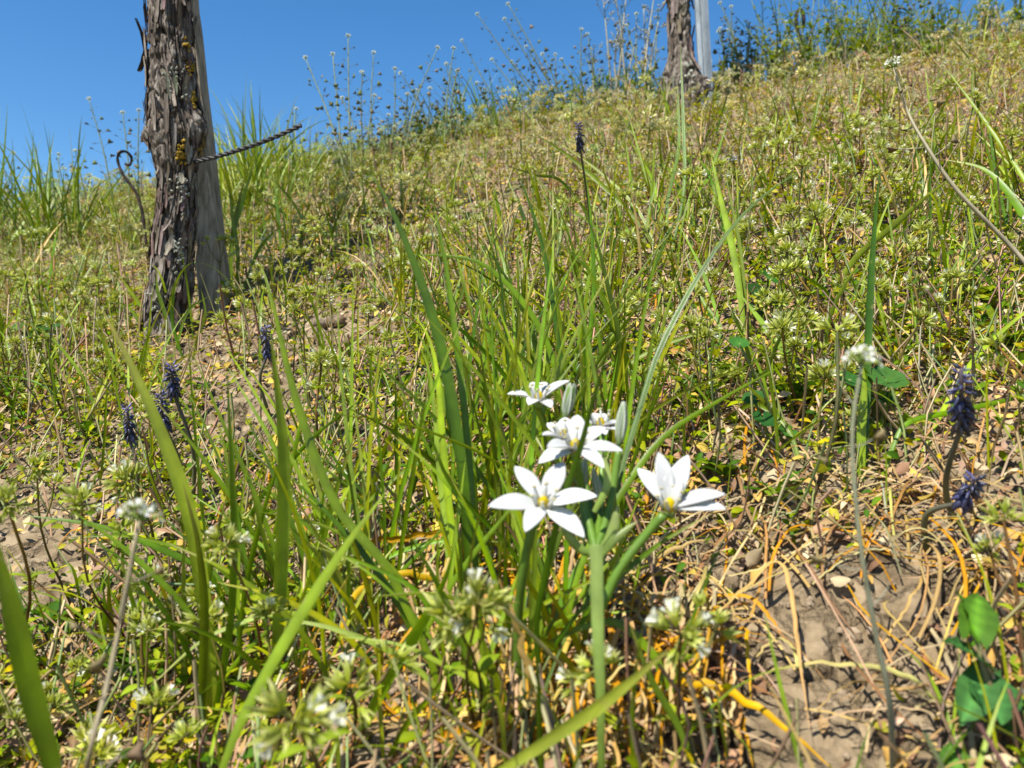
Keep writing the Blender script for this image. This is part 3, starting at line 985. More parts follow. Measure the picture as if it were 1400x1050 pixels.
def blade3(root_o, root, pts, wd, c, tipc=None, rg=rng, n=22, twist=.5, fold=.2, name='leaf', mat='blade', rough=0.0, basew=.55):
    p = cr(pts, n)
    k = np.linspace(0, 1, n)
    wk = wd * np.clip(basew + (1 - basew) * np.sin(np.pi * np.clip(k * 1.1, 0, .5)), 0, 1) * np.clip((1.0 - k) * 2.6, 0, 1) ** .75
    wk[-1] = wd * .03
    t = tang(p)
    view = nrm(p)
    side = nrm(np.cross(t, view))
    ph = rg.uniform(-.5, .5) + rg.uniform(-1, 1) * twist * k
    nn = np.cross(side, t)
    sd = side * np.cos(ph)[:, None] + nn * np.sin(ph)[:, None]
    if rough:
        p = p + rg.normal(0, rough, p.shape) * np.sin(np.pi * k)[:, None]
    gq = Geo()
    c = np.asarray(c, float); tipc = np.asarray(tipc if tipc is not None else c * np.array([1.1, 1.02, .9]))
    kk = k[:, None] ** (2 if tipc[0] < .45 else 9)
    cc = c * (1 - kk) + tipc * kk
    cc = cc * (1 + .1 * np.sin(k * 9 + rg.random() * 6))[:, None]
    gq.ribbon(p, wk / np.maximum(np.cos(ph.mean()), .6), sd, cc, fold * rg.choice([-1, 1]))
    return gq.build(name, mat, root_o, root)


rs = np.random.default_rng(31)
base1 = hit(818, 1012)
sp = thing('star_flower_plant', 'group of white star-shaped flowers with yellow centres and striped buds', 'flower', base1, 'star flowers in the grass')
star_flower(sp, base1, (743, 689), .285, [(668, 689), (704, 642), (773, 636), (813, 674), (795, 726), (717, 714)], .0200, rs, .0073, (.03, -.62, .78),
            'wide open six-tepal star flower facing the viewer')
star_flower(sp, base1, (916, 692), .290, [(879, 645), (903, 619), (944, 623), (985, 672), (983, 690), (926, 640, .014)], .0200, rs, .0073, (-.12, -.50, .85),
            'cup-shaped star flower seen from the side on its own slanting stalk')
star_flower(sp, base1, (786, 611), .305, [(794, 569), (746, 607), (735, 629), (820, 634), (848, 614), (832, 586)], .0184, rs, .0066, (.05, -.55, .83),
            'half open star flower behind the front flower')
star_flower(sp, base1, (772, 598), .330, [(740, 592), (750, 580), (775, 572), (795, 585), (790, 610), (755, 612)], .0135, rs, .0055, (-.1, -.35, .93),
            'small partly hidden star flower in the middle of the group')
star_flower(sp, base1, (822, 582), .340, [(806, 574), (812, 566), (828, 566), (841, 576), (838, 585), (825, 592)], .0095, rs, .0042, (-.15, -.35, .92),
            'small back star flower showing yellow anthers')
def bud_big(root_o, root, px0, px1, d, wpx, open_, label):
    b, t_ = P(*px0, d), P(*px1, d)
    ax_ = nrm(t_ - b); L = np.linalg.norm(t_ - b); wd = wpx / FPX * d
    M = rot_between(ax_)
    core = Geo(); k = np.linspace(0, 1, 9)
    core.tube(b + ax_ * (k[:, None] * L * .9), wd * .42 * np.sin(np.pi * (k * .92 + .06)) ** .7 + .0002, 9, (.2, .32, .08), (.5, .55, .35))
    o = core.build('flower_bud', 'petal', root_o, root); o['label'] = label
    for q in range(6):
        a = q * math.pi / 3
        out = M[:, 0] * math.cos(a) + M[:, 1] * math.sin(a)
        pth = np.array([b + ax_ * L * kk + out * wd * (.44 * math.sin(math.pi * (kk * .9 + .05)) + open_ * kk * kk) for kk in np.linspace(0, 1, 8)])
        side = np.cross(ax_, out)
        wk = wd * .5 * np.sin(np.pi * (np.linspace(0, 1, 8) * .9 + .06)) ** .8
        gq = Geo()
        n = 8; s_ = np.array([-1, -.45, .45, 1])
        v = np.array([pth[i] + side * s__ * wk[i] - out * abs(s__) ** 2 * wk[i] * .3 for i in range(n) for s__ in s_])
        i = (np.arange(n - 1)[:, None] * 4 + np.arange(3)[None]).ravel()
        c = np.tile(np.array([(.82, .82, .78), (.24, .38, .09), (.24, .38, .09), (.82, .82, .78)]), (n, 1))
        c[-4:] = (.7, .72, .6)
        gq.add(v, np.stack([i, i + 1, i + 5, i + 4], 1), None, c); gq.build('tepal', 'petal', o, root)
bud_big(sp, base1, (846, 612), (853, 549), .318, 14, .14, 'green striped bud opening at the tip')
bud_big(sp, base1, (772, 575), (782, 524), .345, 13, .4, 'half open bud with white edges')
bud_big(sp, base1, (826, 700), (810, 640), .312, 11, .05, 'slim green bud among the flower stalks')
bud_big(sp, base1, (795, 680), (800, 625), .316, 10, .05, 'slim green bud below the middle flower')
J = P(815, 755, .298)
stalk(sp, base1, [base1 - [0, 0, .012], P(822, 980, .298), P(820, 900, .291), P(815, 815, .291), J], .0019, .0021, 'stem', (.22, .33, .07), (.26, .38, .09), 26)
stalk(sp, base1, [J, P(834, 690, .312), P(846, 614, .318)], .0017, .0015)
stalk(sp, base1, [J, P(800, 690, .312), P(787, 622, .306)], .0017, .0015)
stalk(sp, base1, [J, P(806, 680, .325), P(776, 605, .332)], .0014, .0012)
stalk(sp, base1, [J, P(822, 670, .325), P(823, 590, .341)], .0014, .0012)
stalk(sp, base1, [J, P(800, 660, .33), P(773, 576, .345)], .0014, .0012)
stalk(sp, base1, [J, P(824, 730, .309), P(826, 700, .312)], .0013, .0012)
stalk(sp, base1, [J, P(800, 720, .311), P(795, 680, .316)], .0013, .0012)
stalk(sp, base1, [P(818, 840, .291), P(846, 780, .291), P(880, 735, .292), P(908, 703, .290)], .0019, .0017)
stalk(sp, base1, [hit(716, 985) - [0, 0, .01], P(708, 870, .302), P(714, 790, .293), P(727, 725, .287), P(740, 699, .2855)], .0021, .0016)
for a, b, c_, wq in (((815, 758), (792, 752), (762, 716), .0035), ((815, 758), (835, 735), (845, 690), .0042), ((812, 700), (830, 660), (822, 612), .003), ((818, 765), (845, 735), (872, 712), .003)):
    blade3(sp, base1, [P(*a, .298), P(*b, .298), P(*c_, .300)], wq, (.25, .35, .1), (.4, .44, .2), rs, 10, .3, .3, 'bract')
base2 = hit(752, 640)
sp2 = thing('star_flower_plant', 'single low white star flower among thin grass behind the main group', 'flower', base2, 'star flowers in the grass')
star_flower(sp2, base2, (737, 545), .375, [(694, 538), (729, 522), (746, 522), (779, 520), (752, 556), (722, 552)], .0155, rs, .0066, (.03, -.28, .96))
stalk(sp2, base2, [base2 - [0, 0, .01], P(748, 610, .40), P(740, 555, .377)], .0018, .0014)

# small white blooms up the slope
for (px_, py_, s_) in ((1003, 219, .016), (990, 222, .012)):
    d_ = hit(px_, py_ + 30)[1] - .02
    b_ = hit(px_ + 4, py_ + 36)
    t_ = thing('star_flower_plant', 'small white star flower far up the slope beside grass blades', 'flower', b_, 'far white flowers on the slope')
    star_flower(t_, b_, (px_, py_), d_, [(px_ + s_ * FPX / d_ * math.cos(a), py_ - s_ * .3 * FPX / d_ * math.sin(a)) for a in np.arange(6) * math.pi / 3], s_, rs, .006, (0, -.3, .95))
    stalk(t_, b_, [b_ - [0, 0, .01], P(px_ + 2, py_ + 15, d_), P(px_, py_ + 3, d_)], .0016, .0013)

# ================================================================== STRAP-LEAF CLUMPS (traced one blade at a time)
def clump(label, blades, base_px=None, group='strap-leaved clumps in the foreground', name='leaf_clump', cat='leaf clump'):
    b0 = hit(*(base_px or blades[0][0][0]))
    o = thing(name, label, cat, b0, group)
    for bl in blades:
        pts, wpx, col = bl[0], bl[1], bl[2]
        d1 = bl[3] if len(bl) > 3 else None
        h0 = hit(*pts[0]) if pts[0][1] < 1050 else hit(pts[0][0], min(pts[0][1], 1120))
        d0 = h0[1] if len(bl) < 5 else bl[4]
        d1 = d0 if d1 is None else d1
        L = np.concatenate([[0], np.cumsum([math.hypot(a[0] - b[0], a[1] - b[1]) for a, b in zip(pts[1:], pts[:-1])])]); L /= L[-1]
        p3 = [P(x_, y_, d0 + (d1 - d0) * l_) for (x_, y_), l_ in zip(pts, L)]
        if len(bl) < 5:
            p3[0] = h0 - np.array([0, 0, .008])
        wd = wpx / FPX * (d0 + d1) / 2 * (.6 if d0 > .6 else .74)
        cj = jit(col, .16, rs)
        blade3(o, b0, p3, wd, cj, np.array([.48, .38, .16]) if rs.random() < .3 else None, rs, 24, .45, .16)
    return o


GR, LT, DK, YG = GREEN, LIGHT, DARK, YGREEN
clump('broad blurred grass blade rising at the left edge', [([(82, 1100), (66, 1030), (40, 940), (15, 830), (-12, 720)], 40, GR, .235, .245)], (82, 1110))
clump('tall clump of broad bluish green blades with one long arching pale blade',
      [([(288, 1015), (285, 890), (262, 720), (225, 605), (182, 505), (139, 422)], 27, LT, .33),
       ([(276, 1040), (302, 930), (316, 830), (319, 700), (310, 505)], 14, GR, .33),
       ([(270, 1045), (276, 940), (279, 830), (270, 740), (250, 660)], 16, GR, .31),
       ([(292, 1000), (262, 900), (200, 800), (150, 752), (100, 735)], 9, DK, .33),
       ([(330, 870), (290, 790), (233, 756), (140, 720), (30, 704)], 12, GR, .38)])
clump('clump with a wide flat light green blade and a long thin dark one',
      [([(374, 962), (380, 850), (387, 700), (386, 600), (370, 455)], 25, LT, .33),
       ([(617, 977), (590, 907), (560, 840), (527, 773), (463, 697), (424, 605), (395, 510), (372, 410), (355, 356)], 17, GR, .36),
       ([(300, 1060), (333, 977), (400, 857), (467, 753), (528, 672)], 21, LT, .285, .27),
       ([(402, 945), (420, 835), (430, 760), (440, 715)], 9, GR),
       ([(410, 900), (390, 800), (350, 680), (310, 590), (262, 480)], 9, GR, .39),
       ([(440, 880), (420, 780), (370, 640), (330, 560)], 9, DK, .40),
       ([(470, 880), (440, 800), (400, 690), (372, 605), (310, 500)], 10, GR, .42),
       ([(520, 860), (470, 760), (430, 650), (410, 560)], 9, GR, .42)])
clump('dense central clump of tall dark green arching blades behind the white flowers',
      [([(645, 860), (640, 760), (633, 660), (618, 550), (596, 450), (566, 360), (530, 275), (505, 235)], 21, DK, .38),
       ([(655, 850), (648, 740), (640, 620), (625, 480), (607, 350), (590, 268)], 13, GR, .40),
       ([(650, 870), (620, 740), (606, 620), (596, 500), (580, 450), (560, 425)], 13, YG, .40),
       ([(630, 860), (612, 740), (602, 640), (590, 520), (573, 470)], 12, LT, .40),
       ([(660, 860), (650, 760), (640, 690), (622, 600), (590, 490), (560, 440)], 12, GR, .41),
       ([(717, 1013), (680, 940), (654, 873), (632, 810), (622, 740)], 17, GR, .31),
       ([(780, 860), (734, 803), (690, 740), (620, 665), (590, 600), (555, 520)], 9, DK, .34),
       ([(736, 1005), (737, 917), (734, 850), (748, 780), (766, 700), (792, 620), (812, 545), (829, 485), (838, 420)], 13, DK, .272, .30),
       ([(745, 985), (742, 900), (730, 800), (700, 700), (690, 620)], 10, GR, .35),
       ([(760, 960), (775, 850), (800, 760), (840, 690), (905, 600), (983, 548), (1076, 496)], 12, GR, .36),
       ([(780, 940), (800, 830), (830, 720), (850, 640), (880, 540), (900, 480), (950, 385), (1005, 305), (1060, 255), (1112, 224)], 10, DK, .42),
       ([(700, 930), (690, 850), (670, 770), (640, 700), (590, 640), (530, 590)], 10, GR, .36),
       ([(720, 940), (716, 830), (715, 730), (728, 640)], 11, GR, .35),
       ([(795, 930), (800, 840), (796, 760), (805, 700)], 9, LT, .35),
       ([(690, 960), (650, 900), (600, 850), (560, 800), (470, 760), (420, 745)], 9, GR, .33),
       ([(740, 1000), (690, 960), (600, 905), (540, 880), (460, 870)], 9, LT, .31)])
clump('light green blades springing from lower left towards the flower stems',
      [([(467, 1030), (534, 920), (577, 850), (607, 793), (621, 745)], 21, LT, .30),
       ([(514, 1050), (554, 993), (590, 950), (614, 912)], 12, GR, .29),
       ([(667, 1065), (727, 1027), (767, 1000), (817, 967), (867, 927), (918, 884)], 24, LT, .245, .25),
       ([(930, 1010), (905, 920), (880, 880), (840, 850), (790, 860), (735, 885)], 16, GR, .31),
       ([(960, 1060), (930, 1000), (890, 930), (860, 850)], 14, LT, .27)])
cb = hit(826, 1110)
co = thing('leaf_clump', 'single pale green leaf cut off flat below the front star flowers', 'leaf clump', cb, 'strap-leaved clumps in the foreground')
cp = cr([cb - [0, 0, .008], P(822, 1040, .262), P(821, 960, .256), P(817, 850, .252), P(815, 745, .250)], 24)
kk = np.linspace(0, 1, 24)
gq = Geo()
tq = tang(cp); sq = nrm(np.cross(tq, nrm(cp)))
cw_ = 1 + .06 * np.sin(kk * 11)
gq.ribbon(cp, cw_ * (.0021 + .0024 * kk ** 1.5), sq, (.27, .40, .09), -.14, (.40, .52, .2)); gq.build('leaf', 'blade', co, cb)

clump('sparse clump of slim blades around the arched blade behind the flowers',
      [([(760, 640), (770, 560), (752, 480), (727, 430), (690, 385), (645, 355), (560, 347)], 11, GR, .50),
       ([(700, 600), (690, 500), (680, 440), (645, 390), (610, 372)], 6, YG, .52),
       ([(770, 620), (772, 540), (760, 440), (745, 350), (728, 290), (703, 222)], 9, DK, .52),
       ([(780, 600), (800, 500), (812, 400), (808, 300), (800, 230)], 8, GR, .52),
       ([(790, 600), (850, 500), (830, 420), (800, 360), (783, 305)], 10, GR, .50),
       ([(800, 640), (830, 560), (845, 470), (832, 400), (815, 330), (790, 270)], 10, GR, .46),
       ([(720, 610), (712, 500), (720, 420), (740, 360), (790, 250)], 6, LT, .56),
       ([(740, 600), (744, 500), (755, 400), (756, 240)], 5, LT, .56),
       ([(690, 610), (676, 500), (660, 420), (650, 350)], 7, GR, .54),
       ([(670, 600), (660, 520), (668, 430), (690, 390)], 6, GR, .54),
       ([(725, 620), (720, 540), (705, 470), (700, 400)], 7, LT, .52),
       ([(655, 620), (650, 560), (665, 500), (690, 450)], 7, GR, .52),
       ([(750, 610), (735, 540), (740, 470), (745, 420)], 7, LT, .52),
       ([(735, 620), (705, 560), (670, 520), (640, 500)], 6, GR, .5)])
clump('fan of thin blades around the grape hyacinth in mid slope',
      [([(905, 345), (870, 300), (820, 250), (780, 215), (730, 182)], 10, GR, .95),
       ([(905, 345), (870, 285), (820, 235), (765, 195)], 7, GR, .98),
       ([(910, 350), (900, 290), (880, 230), (860, 160)], 8, GR, 1.0),
       ([(915, 350), (912, 280), (928, 200), (926, 110)], 8, DK, 1.0),
       ([(915, 350), (935, 260), (934, 160), (930, 60)], 8, DK, 1.0),
       ([(930, 340), (940, 280), (970, 240), (1000, 150)], 6, GR, 1.0),
       ([(930, 350), (905, 290), (890, 240), (860, 190)], 8, LT, 1.0),
       ([(880, 360), (860, 320), (830, 260), (800, 240)], 7, LT, 1.0),
       ([(870, 360), (865, 300), (862, 240), (855, 190)], 8, GR, 1.0),
       ([(965, 355), (945, 290), (930, 260), (905, 215)], 8, GR, .98),
       ([(1000, 360), (985, 290), (970, 240), (945, 200)], 8, GR, .98),
       ([(830, 320), (770, 250), (735, 240), (690, 226)], 7, GR, .95),
       ([(850, 330), (800, 300), (770, 280), (720, 230)], 6, LT, .95),
       ([(720, 330), (720, 310), (713, 290), (706, 262)], 10, DK, 1.02),
       ([(680, 330), (683, 300), (678, 270), (674, 250)], 8, GR, 1.02)], (910, 350), 'strap-leaved clumps up the slope')
clump('upright clump of blades beside dark round leaves right of centre',
      [([(1020, 470), (1012, 400), (1000, 330), (985, 270), (972, 210)], 15, LT, .66),
       ([(1030, 465), (1018, 400), (1010, 330), (992, 240)], 9, GR, .66),
       ([(985, 470), (980, 430), (960, 370), (930, 310)], 8, LT, .66),
       ([(1140, 560), (1100, 510), (1066, 473), (1033, 430), (1010, 400)], 14, GR, .60),
       ([(975, 500), (985, 450), (960, 410), (935, 340)], 7, GR, .64)], (1020, 470))
clump('dark vertical blade crossing a pale slanting blade on the right',
      [([(1180, 650), (1184, 560), (1186, 470), (1190, 380), (1196, 300), (1203, 228)], 13, DK, .48),
       ([(1125, 420), (1165, 360), (1215, 315), (1260, 275), (1300, 243)], 15, LT, .66),
       ([(1178, 650), (1178, 590), (1182, 530), (1180, 500)], 16, LT, .44),
       ([(1200, 660), (1225, 600), (1248, 575), (1310, 562), (1400, 541), (1460, 520)], 10, GR, .46),
       ([(1245, 640), (1290, 560), (1340, 482), (1400, 428), (1440, 395)], 9, LT, .52),
       ([(1100, 640), (1080, 590), (1050, 560), (1020, 555), (960, 600)], 9, GR, .5),
       ([(1205, 655), (1195, 600), (1170, 570), (1120, 560), (1080, 568)], 7, YG, .5)], (1180, 650))
clump('long slender blades arching in at the right edge',
      [([(1440, 420), (1412, 330), (1385, 275), (1345, 232), (1290, 218)], 14, GR, .70),
       ([(1450, 330), (1400, 246), (1350, 172), (1320, 130), (1290, 90)], 9, GR, .80),
       ([(1390, 360), (1375, 300), (1360, 230), (1350, 150)], 7, DK, .85),
       ([(1290, 330), (1280, 220), (1275, 130), (1300, 60)], 5, GR, 1.0)], (1435, 400))
clump('blades beside the foot of the wooden post', [
    ([(318, 395), (316, 350), (322, 300), (335, 240)], 10, GR), ([(312, 395), (318, 330), (330, 280), (350, 215)], 8, LT),
    ([(322, 398), (325, 350), (318, 300), (312, 250)], 9, GR), ([(300, 398), (302, 360), (300, 330), (290, 300)], 9, LT),
    ([(330, 398), (345, 360), (362, 330), (395, 300)], 7, GR), ([(308, 402), (295, 370), (280, 345), (262, 330)], 7, GR)], (315, 395), 'strap-leaved clumps up the slope')
clump('short blades against the foot of the lichen-covered vine trunk', [
    ([(232, 470), (225, 430), (215, 395), (214, 365)], 9, GR), ([(240, 475), (250, 440), (262, 420), (285, 405)], 7, LT),
    ([(212, 465), (200, 430), (180, 400), (160, 372)], 8, LT), ([(250, 480), (238, 450), (236, 420), (240, 385)], 8, GR),
    ([(205, 470), (190, 440), (175, 420), (150, 410)], 7, GR), ([(262, 490), (270, 460), (280, 430), (275, 395)], 7, LT)], (235, 472), 'strap-leaved clumps up the slope')

rx = np.random.default_rng(61)
def fan(label, bx, by, n, hpx, wpx, spread, cols, group, ws=20):
    bl = []
    for _ in range(n):
        b_ = (bx + rx.normal(0, ws), by + rx.normal(0, ws * .4))
        a = rx.normal(0, spread); L = hpx * rx.uniform(.55, 1.15); cv = a * rx.uniform(.2, 1.0) + rx.normal(0, .15)
        p_ = [(b_[0] + L * k * math.sin(a + cv * k), b_[1] - L * k * math.cos(a + cv * k)) for k in (0, .35, .7, 1)]
        d_ = hit(*b_)[1]
        bl.append((p_, wpx * rx.uniform(.6, 1.2), cols[int(rx.integers(len(cols)))], d_ - rx.uniform(-.02, .05)))
    return clump(label, bl, (bx, by), group)
GS = 'thin grass clumps of the middle slope'
GF = 'thin grass clumps at the flower foot'; GL = 'thin grass clumps at the lower left'
for lab, bx, by, n_, hp, wp_, spd, ws, gp in (
        ('tall thin blades rising just left of the star flowers', 680, 790, 18, 430, 7.5, .2, 40, GS),
        ('tall thin blades rising just right of the star flowers', 815, 760, 15, 400, 7.5, .26, 36, GS),
        ('tall thin blades behind the yellow arched leaf', 540, 840, 15, 400, 7.5, .3, 46, GS),
        ('tall thin blades behind the wide flat light blade', 400, 840, 13, 360, 7.5, .3, 50, GS),
        ('thin upright grass clump right behind the star flowers', 705, 630, 20, 260, 7, .22, 40, GS),
        ('thin grass clump above the highest star flower', 765, 570, 18, 250, 7, .28, 36, GS),
        ('thin grass clump between the cup-shaped flower and the arching dark blade', 850, 620, 16, 250, 7, .3, 36, GS),
        ('thin grass clump left of the tall central blades', 560, 740, 18, 230, 7, .35, 40, GS),
        ('thin grass hugging the tall central blades', 640, 760, 14, 330, 8, .25, 34, GS),
        ('slim blades around the foot of the star flower stems', 760, 930, 20, 280, 10, .35, 46, GF),
        ('slim blades left of the star flower stems', 660, 960, 14, 300, 10, .42, 46, GF),
        ('slim dark blades under the wide flat light blade', 440, 930, 17, 330, 10, .4, 60, GL),
        ('slim blades leaning over the yellow arched leaf', 540, 900, 12, 300, 10, .4, 44, GL),
        ('slim blades below the bluish green clump', 270, 950, 14, 260, 9, .45, 40, GL),
        ('short slim blades at the lower left soil', 130, 900, 8, 160, 8, .5, 50, GL),
        ('thin grass clump in front of the grape hyacinth stem', 830, 440, 22, 180, 6, .35, 50, GS),
        ('thin grass clump behind the arched blade', 700, 470, 18, 170, 6, .35, 50, GS),
        ('thin grass clump left of the fan of blades', 760, 360, 14, 120, 5, .4, 50, GS),
        ('thin grass clump right of the fan of blades', 985, 350, 16, 140, 5, .4, 40, GS),
        ('thin grass clump below the upright pale blade', 1000, 560, 14, 150, 6, .45, 50, GS),
        ('thin grass clump left of the dark vertical blade', 1110, 470, 12, 150, 6, .45, 50, GS),
        ('thin grass clump under the leaning bare stem', 1290, 420, 12, 130, 5, .45, 60, GS),
        ('thin grass clump on the far right slope', 1340, 300, 12, 120, 5, .45, 50, GS),
        ('thin grass clump on the upper right slope', 1180, 230, 10, 90, 4, .45, 60, GS),
        ('thin grass clump below the far vine', 900, 230, 12, 90, 4, .4, 50, GS),
        ('thin grass clump left of the fading grape hyacinths', 90, 560, 12, 150, 6, .45, 50, GS),
        ('thin grass clump below the left crest', 60, 440, 14, 120, 5, .4, 50, GS),
        ('thin grass clump right of the wooden post', 400, 350, 14, 110, 5, .4, 50, GS)):
    fan(lab, bx, by, n_, hp, wp_, spd, (GR, LT, DK, LT, YG), gp, ws)

# ================================================================== GRASS TUFTS (blade children share meshes)
UB = []
for k in range(6):
    q = np.linspace(0, 1, 9); bend = (.10, .25, .45, .2, .6, .05)[k]
    p = np.stack([bend * q ** 2.2, .02 * np.sin(q * 4 + k), q * (1 - .35 * bend * q ** 3)], 1)
    wq = np.clip((1 - q) * 2.2, 0.02, 1) ** .8 * (.6 + .4 * np.sin(np.pi * np.clip(q * 1.2, 0, .5)))
    ang = .6 * (k % 3 - 1) * q
    side = np.stack([np.sin(ang), np.cos(ang), np.zeros(9)], 1)
    gq = Geo(); gq.ribbon(p, wq * .028, side, (1, 1, 1), .2, (1.15, 1.05, .9)); UB.append(gq.arr())
UBM = {}
for cn, col in (('g', GREEN), ('l', LIGHT), ('d', DARK), ('y', YGREEN), ('s', STRAW)):
    UBM[cn] = [arr_mesh('blade', UB[k], 'blade', jit(col, .12, rb)) for k in range(6)]


def tuft(base, n, h, label, mix='gggld', spread=.35, group='grass tufts on the slope', wd=1.0, rad=.012):
    o = thing('grass_tuft', label, 'grass tuft', base, group)
    for _ in range(n):
        a = rs.random() * 6.283; tilt = abs(rs.normal(0, spread)) + .03
        d = np.array([math.cos(a) * math.sin(tilt), math.sin(a) * math.sin(tilt), math.cos(tilt)])
        hh = h * rs.uniform(.55, 1.1)
        xdir = nrm(np.array([math.cos(a), math.sin(a), 0]) - d * (math.cos(a) * d[0] + math.sin(a) * d[1]))
        M = np.stack([xdir * hh, np.cross(d, xdir) * hh * wd * rs.uniform(.7, 1.3), d * hh], 1)
        ro = rs.random() * rad; ra = rs.random() * 6.28
        ox, oy = ro * math.cos(ra), ro * math.sin(ra)
        oz = gz(base[0] + ox, base[1] + oy) - base[2] - .006
        setm(link('blade', UBM[mix[int(rs.integers(len(mix)))]][int(rs.integers(6))], o), M, (ox, oy, oz))
    return o


for px_, py_, n_, h_, lab in ((60, 350, 28, .31, 'tall dark grass tuft on the left crest'), (95, 345, 28, .29, 'tall dark grass tuft on the left crest'),
                              (20, 340, 24, .27, 'tall dark grass tuft on the left crest'), (-20, 370, 22, .33, 'tall dark grass tuft on the left crest')):
    tuft(hit(px_, py_), n_, h_, lab, 'gggdl', .32, 'grass tufts on the left crest', .55, .03)
for px_, py_, n_, h_ in ((192, 345, 26, .16), (172, 352, 22, .15), (205, 365, 20, .13), (150, 362, 16, .14), (30, 400, 14, .16), (130, 330, 14, .14), (155, 330, 14, .13), (180, 325, 12, .15), (45, 320, 14, .14), (110, 310, 14, .13), (5, 320, 14, .16), (75, 305, 14, .13), (140, 305, 14, .12)):
    tuft(hit(px_, py_), n_, h_, 'short fine grass tuft on the left crest', 'gglds', .4, 'short tufts on the left crest', .5, .04)
for px_, py_, n_, h_ in ((335, 285, 46, .27), (362, 275, 46, .25), (395, 268, 40, .21), (345, 300, 40, .22), (420, 262, 30, .16), (380, 300, 34, .17), (325, 310, 34, .22)):
    tuft(hit(px_, py_), n_, h_, 'thick bright grass tuft standing behind the twisted wire', 'gglly', .26, 'grass tufts behind the wire', .45, .04)
for px_, py_, n_, h_ in ((560, 215, 16, .16), (600, 205, 16, .18), (640, 190, 18, .20), (668, 185, 18, .20), (700, 175, 18, .18), (740, 160, 18, .15),
                         (775, 150, 16, .15), (810, 140, 18, .15), (850, 135, 18, .16), (530, 225, 16, .14), (620, 180, 14, .24), (890, 125, 14, .14),
                         (490, 240, 14, .12), (460, 245, 14, .12), (585, 200, 14, .16), (655, 170, 14, .2), (720, 165, 14, .16), (830, 130, 14, .15)):
    tuft(hit(px_, py_), n_, h_, 'small grass tuft along the crest between the two vine trunks', 'ggdd', .35, 'grass tufts along the crest', .6, .03)
for px_, py_, n_, h_ in ((1000, 105, 18, .15), (1030, 98, 18, .17), (1060, 94, 18, .18), (1100, 88, 18, .17), (1140, 84, 18, .18), (1180, 80, 18, .17), (1225, 76, 18, .17), (1290, 60, 14, .16), (1330, 50, 18, .16), (1370, 45, 18, .16), (1400, 40, 18, .18), (1250, 70, 16, .14), (1340, 90, 8, .14), (1190, 75, 14, .14)):
    tuft(hit(px_, py_), n_, h_, 'leaning grass tuft on the right crest', 'gllys', .36, 'grass tufts on the right crest', .5, .06)
for px_, py_, n_, h_ in ((1170, 250, 7, .11), (1060, 300, 6, .11), (560, 620, 8, .09), (600, 700, 8, .09), (420, 700, 9, .09), (100, 500, 7, .10), (60, 450, 6, .13),
                         (470, 320, 8, .07), (660, 450, 8, .09), (830, 480, 7, .1), (340, 760, 8, .08), (530, 560, 7, .08), (880, 820, 8, .06), (1250, 190, 6, .12),
                         (300, 440, 9, .07), (480, 410, 10, .05), (150, 520, 8, .08), (700, 560, 12, .09), (650, 600, 10, .08), (780, 700, 10, .08), (950, 300, 8, .10)):
    tuft(hit(px_, py_), n_, h_, 'small loose grass tuft among the chickweed', 'ggldy', .45, 'grass tufts on the slope', .8)

# ================================================================== GRAPE HYACINTHS
flor = Geo(); k = np.linspace(0, 1, 6)
flor.tube(np.stack([k * 0, k * 0, k], 1), np.array([.10, .24, .30, .28, .17, .16]), 6, (1, 1, 1), (1, 1, 1))
FLO = flor.arr()
FLM = [arr_mesh('floret', FLO, 'floret', c) for c in ((.032, .034, .10), (.05, .05, .17), (.018, .018, .04), (.10, .085, .30), (.12, .10, .11))]


def muscari(head_px, d, base, hl, label, group, nfl=36, parts=True, wilt=0.8, rad=.0057):
    hd = P(*head_px, d); nfl = int(nfl * 1.45) if parts else nfl
    o = thing('grape_hyacinth', label, 'flower', base, group)
    ax_ = nrm(nrm(hd - base) + np.array([0, 0, .6]))
    bot = hd - ax_ * hl / 2; top = hd + ax_ * hl / 2
    gq = Geo(); gq.tube(np.vstack([cr([base - [0, 0, .012], base * .5 + bot * .5 + rs.normal(0, .004, 3), bot], 14)[:-1], cr([bot, top], 5)]), np.linspace(.0017, .0009, 18), 7, (.16, .17, .05), (.10, .08, .09))
    gq.build('stem', 'stem', o, base)
    whole = Geo()
    for i in range(nfl):
        f = (i + .5) / nfl
        a = i * 2.4
        M0 = rot_between(ax_)
        out = M0[:, 0] * math.cos(a) + M0[:, 1] * math.sin(a)
        droop = -1.3 + 2.2 * f ** 1.3 - wilt * .3
        dr = nrm(out * .8 + ax_ * droop + rs.normal(0, .25, 3))
        pos = bot + ax_ * hl * f + out * rad * .22
        L = (.0068 - .0030 * f) * rad / .0062 * rs.uniform(.75, 1.15)
        wf = rs.uniform(.5, .95); M = rot_between(dr, rs.random() * 6) * np.array([L * wf, L * wf, L])
        kk = 3 if (f > .8 and rs.random() < .6) else int(rs.choice([0, 0, 1, 2, 4], p=[.3, .2, .25, .15, .1]))
        if parts:
            setm(link('floret', FLM[kk], o), M, pos - base)
        else:
            whole.stamp(FLO, M, pos, ((.032, .034, .10), (.05, .05, .17), (.018, .018, .04), (.10, .085, .30), (.12, .10, .11))[kk])
    if not parts:
        whole.build('flower_spike', 'floret', o, base)
    return o


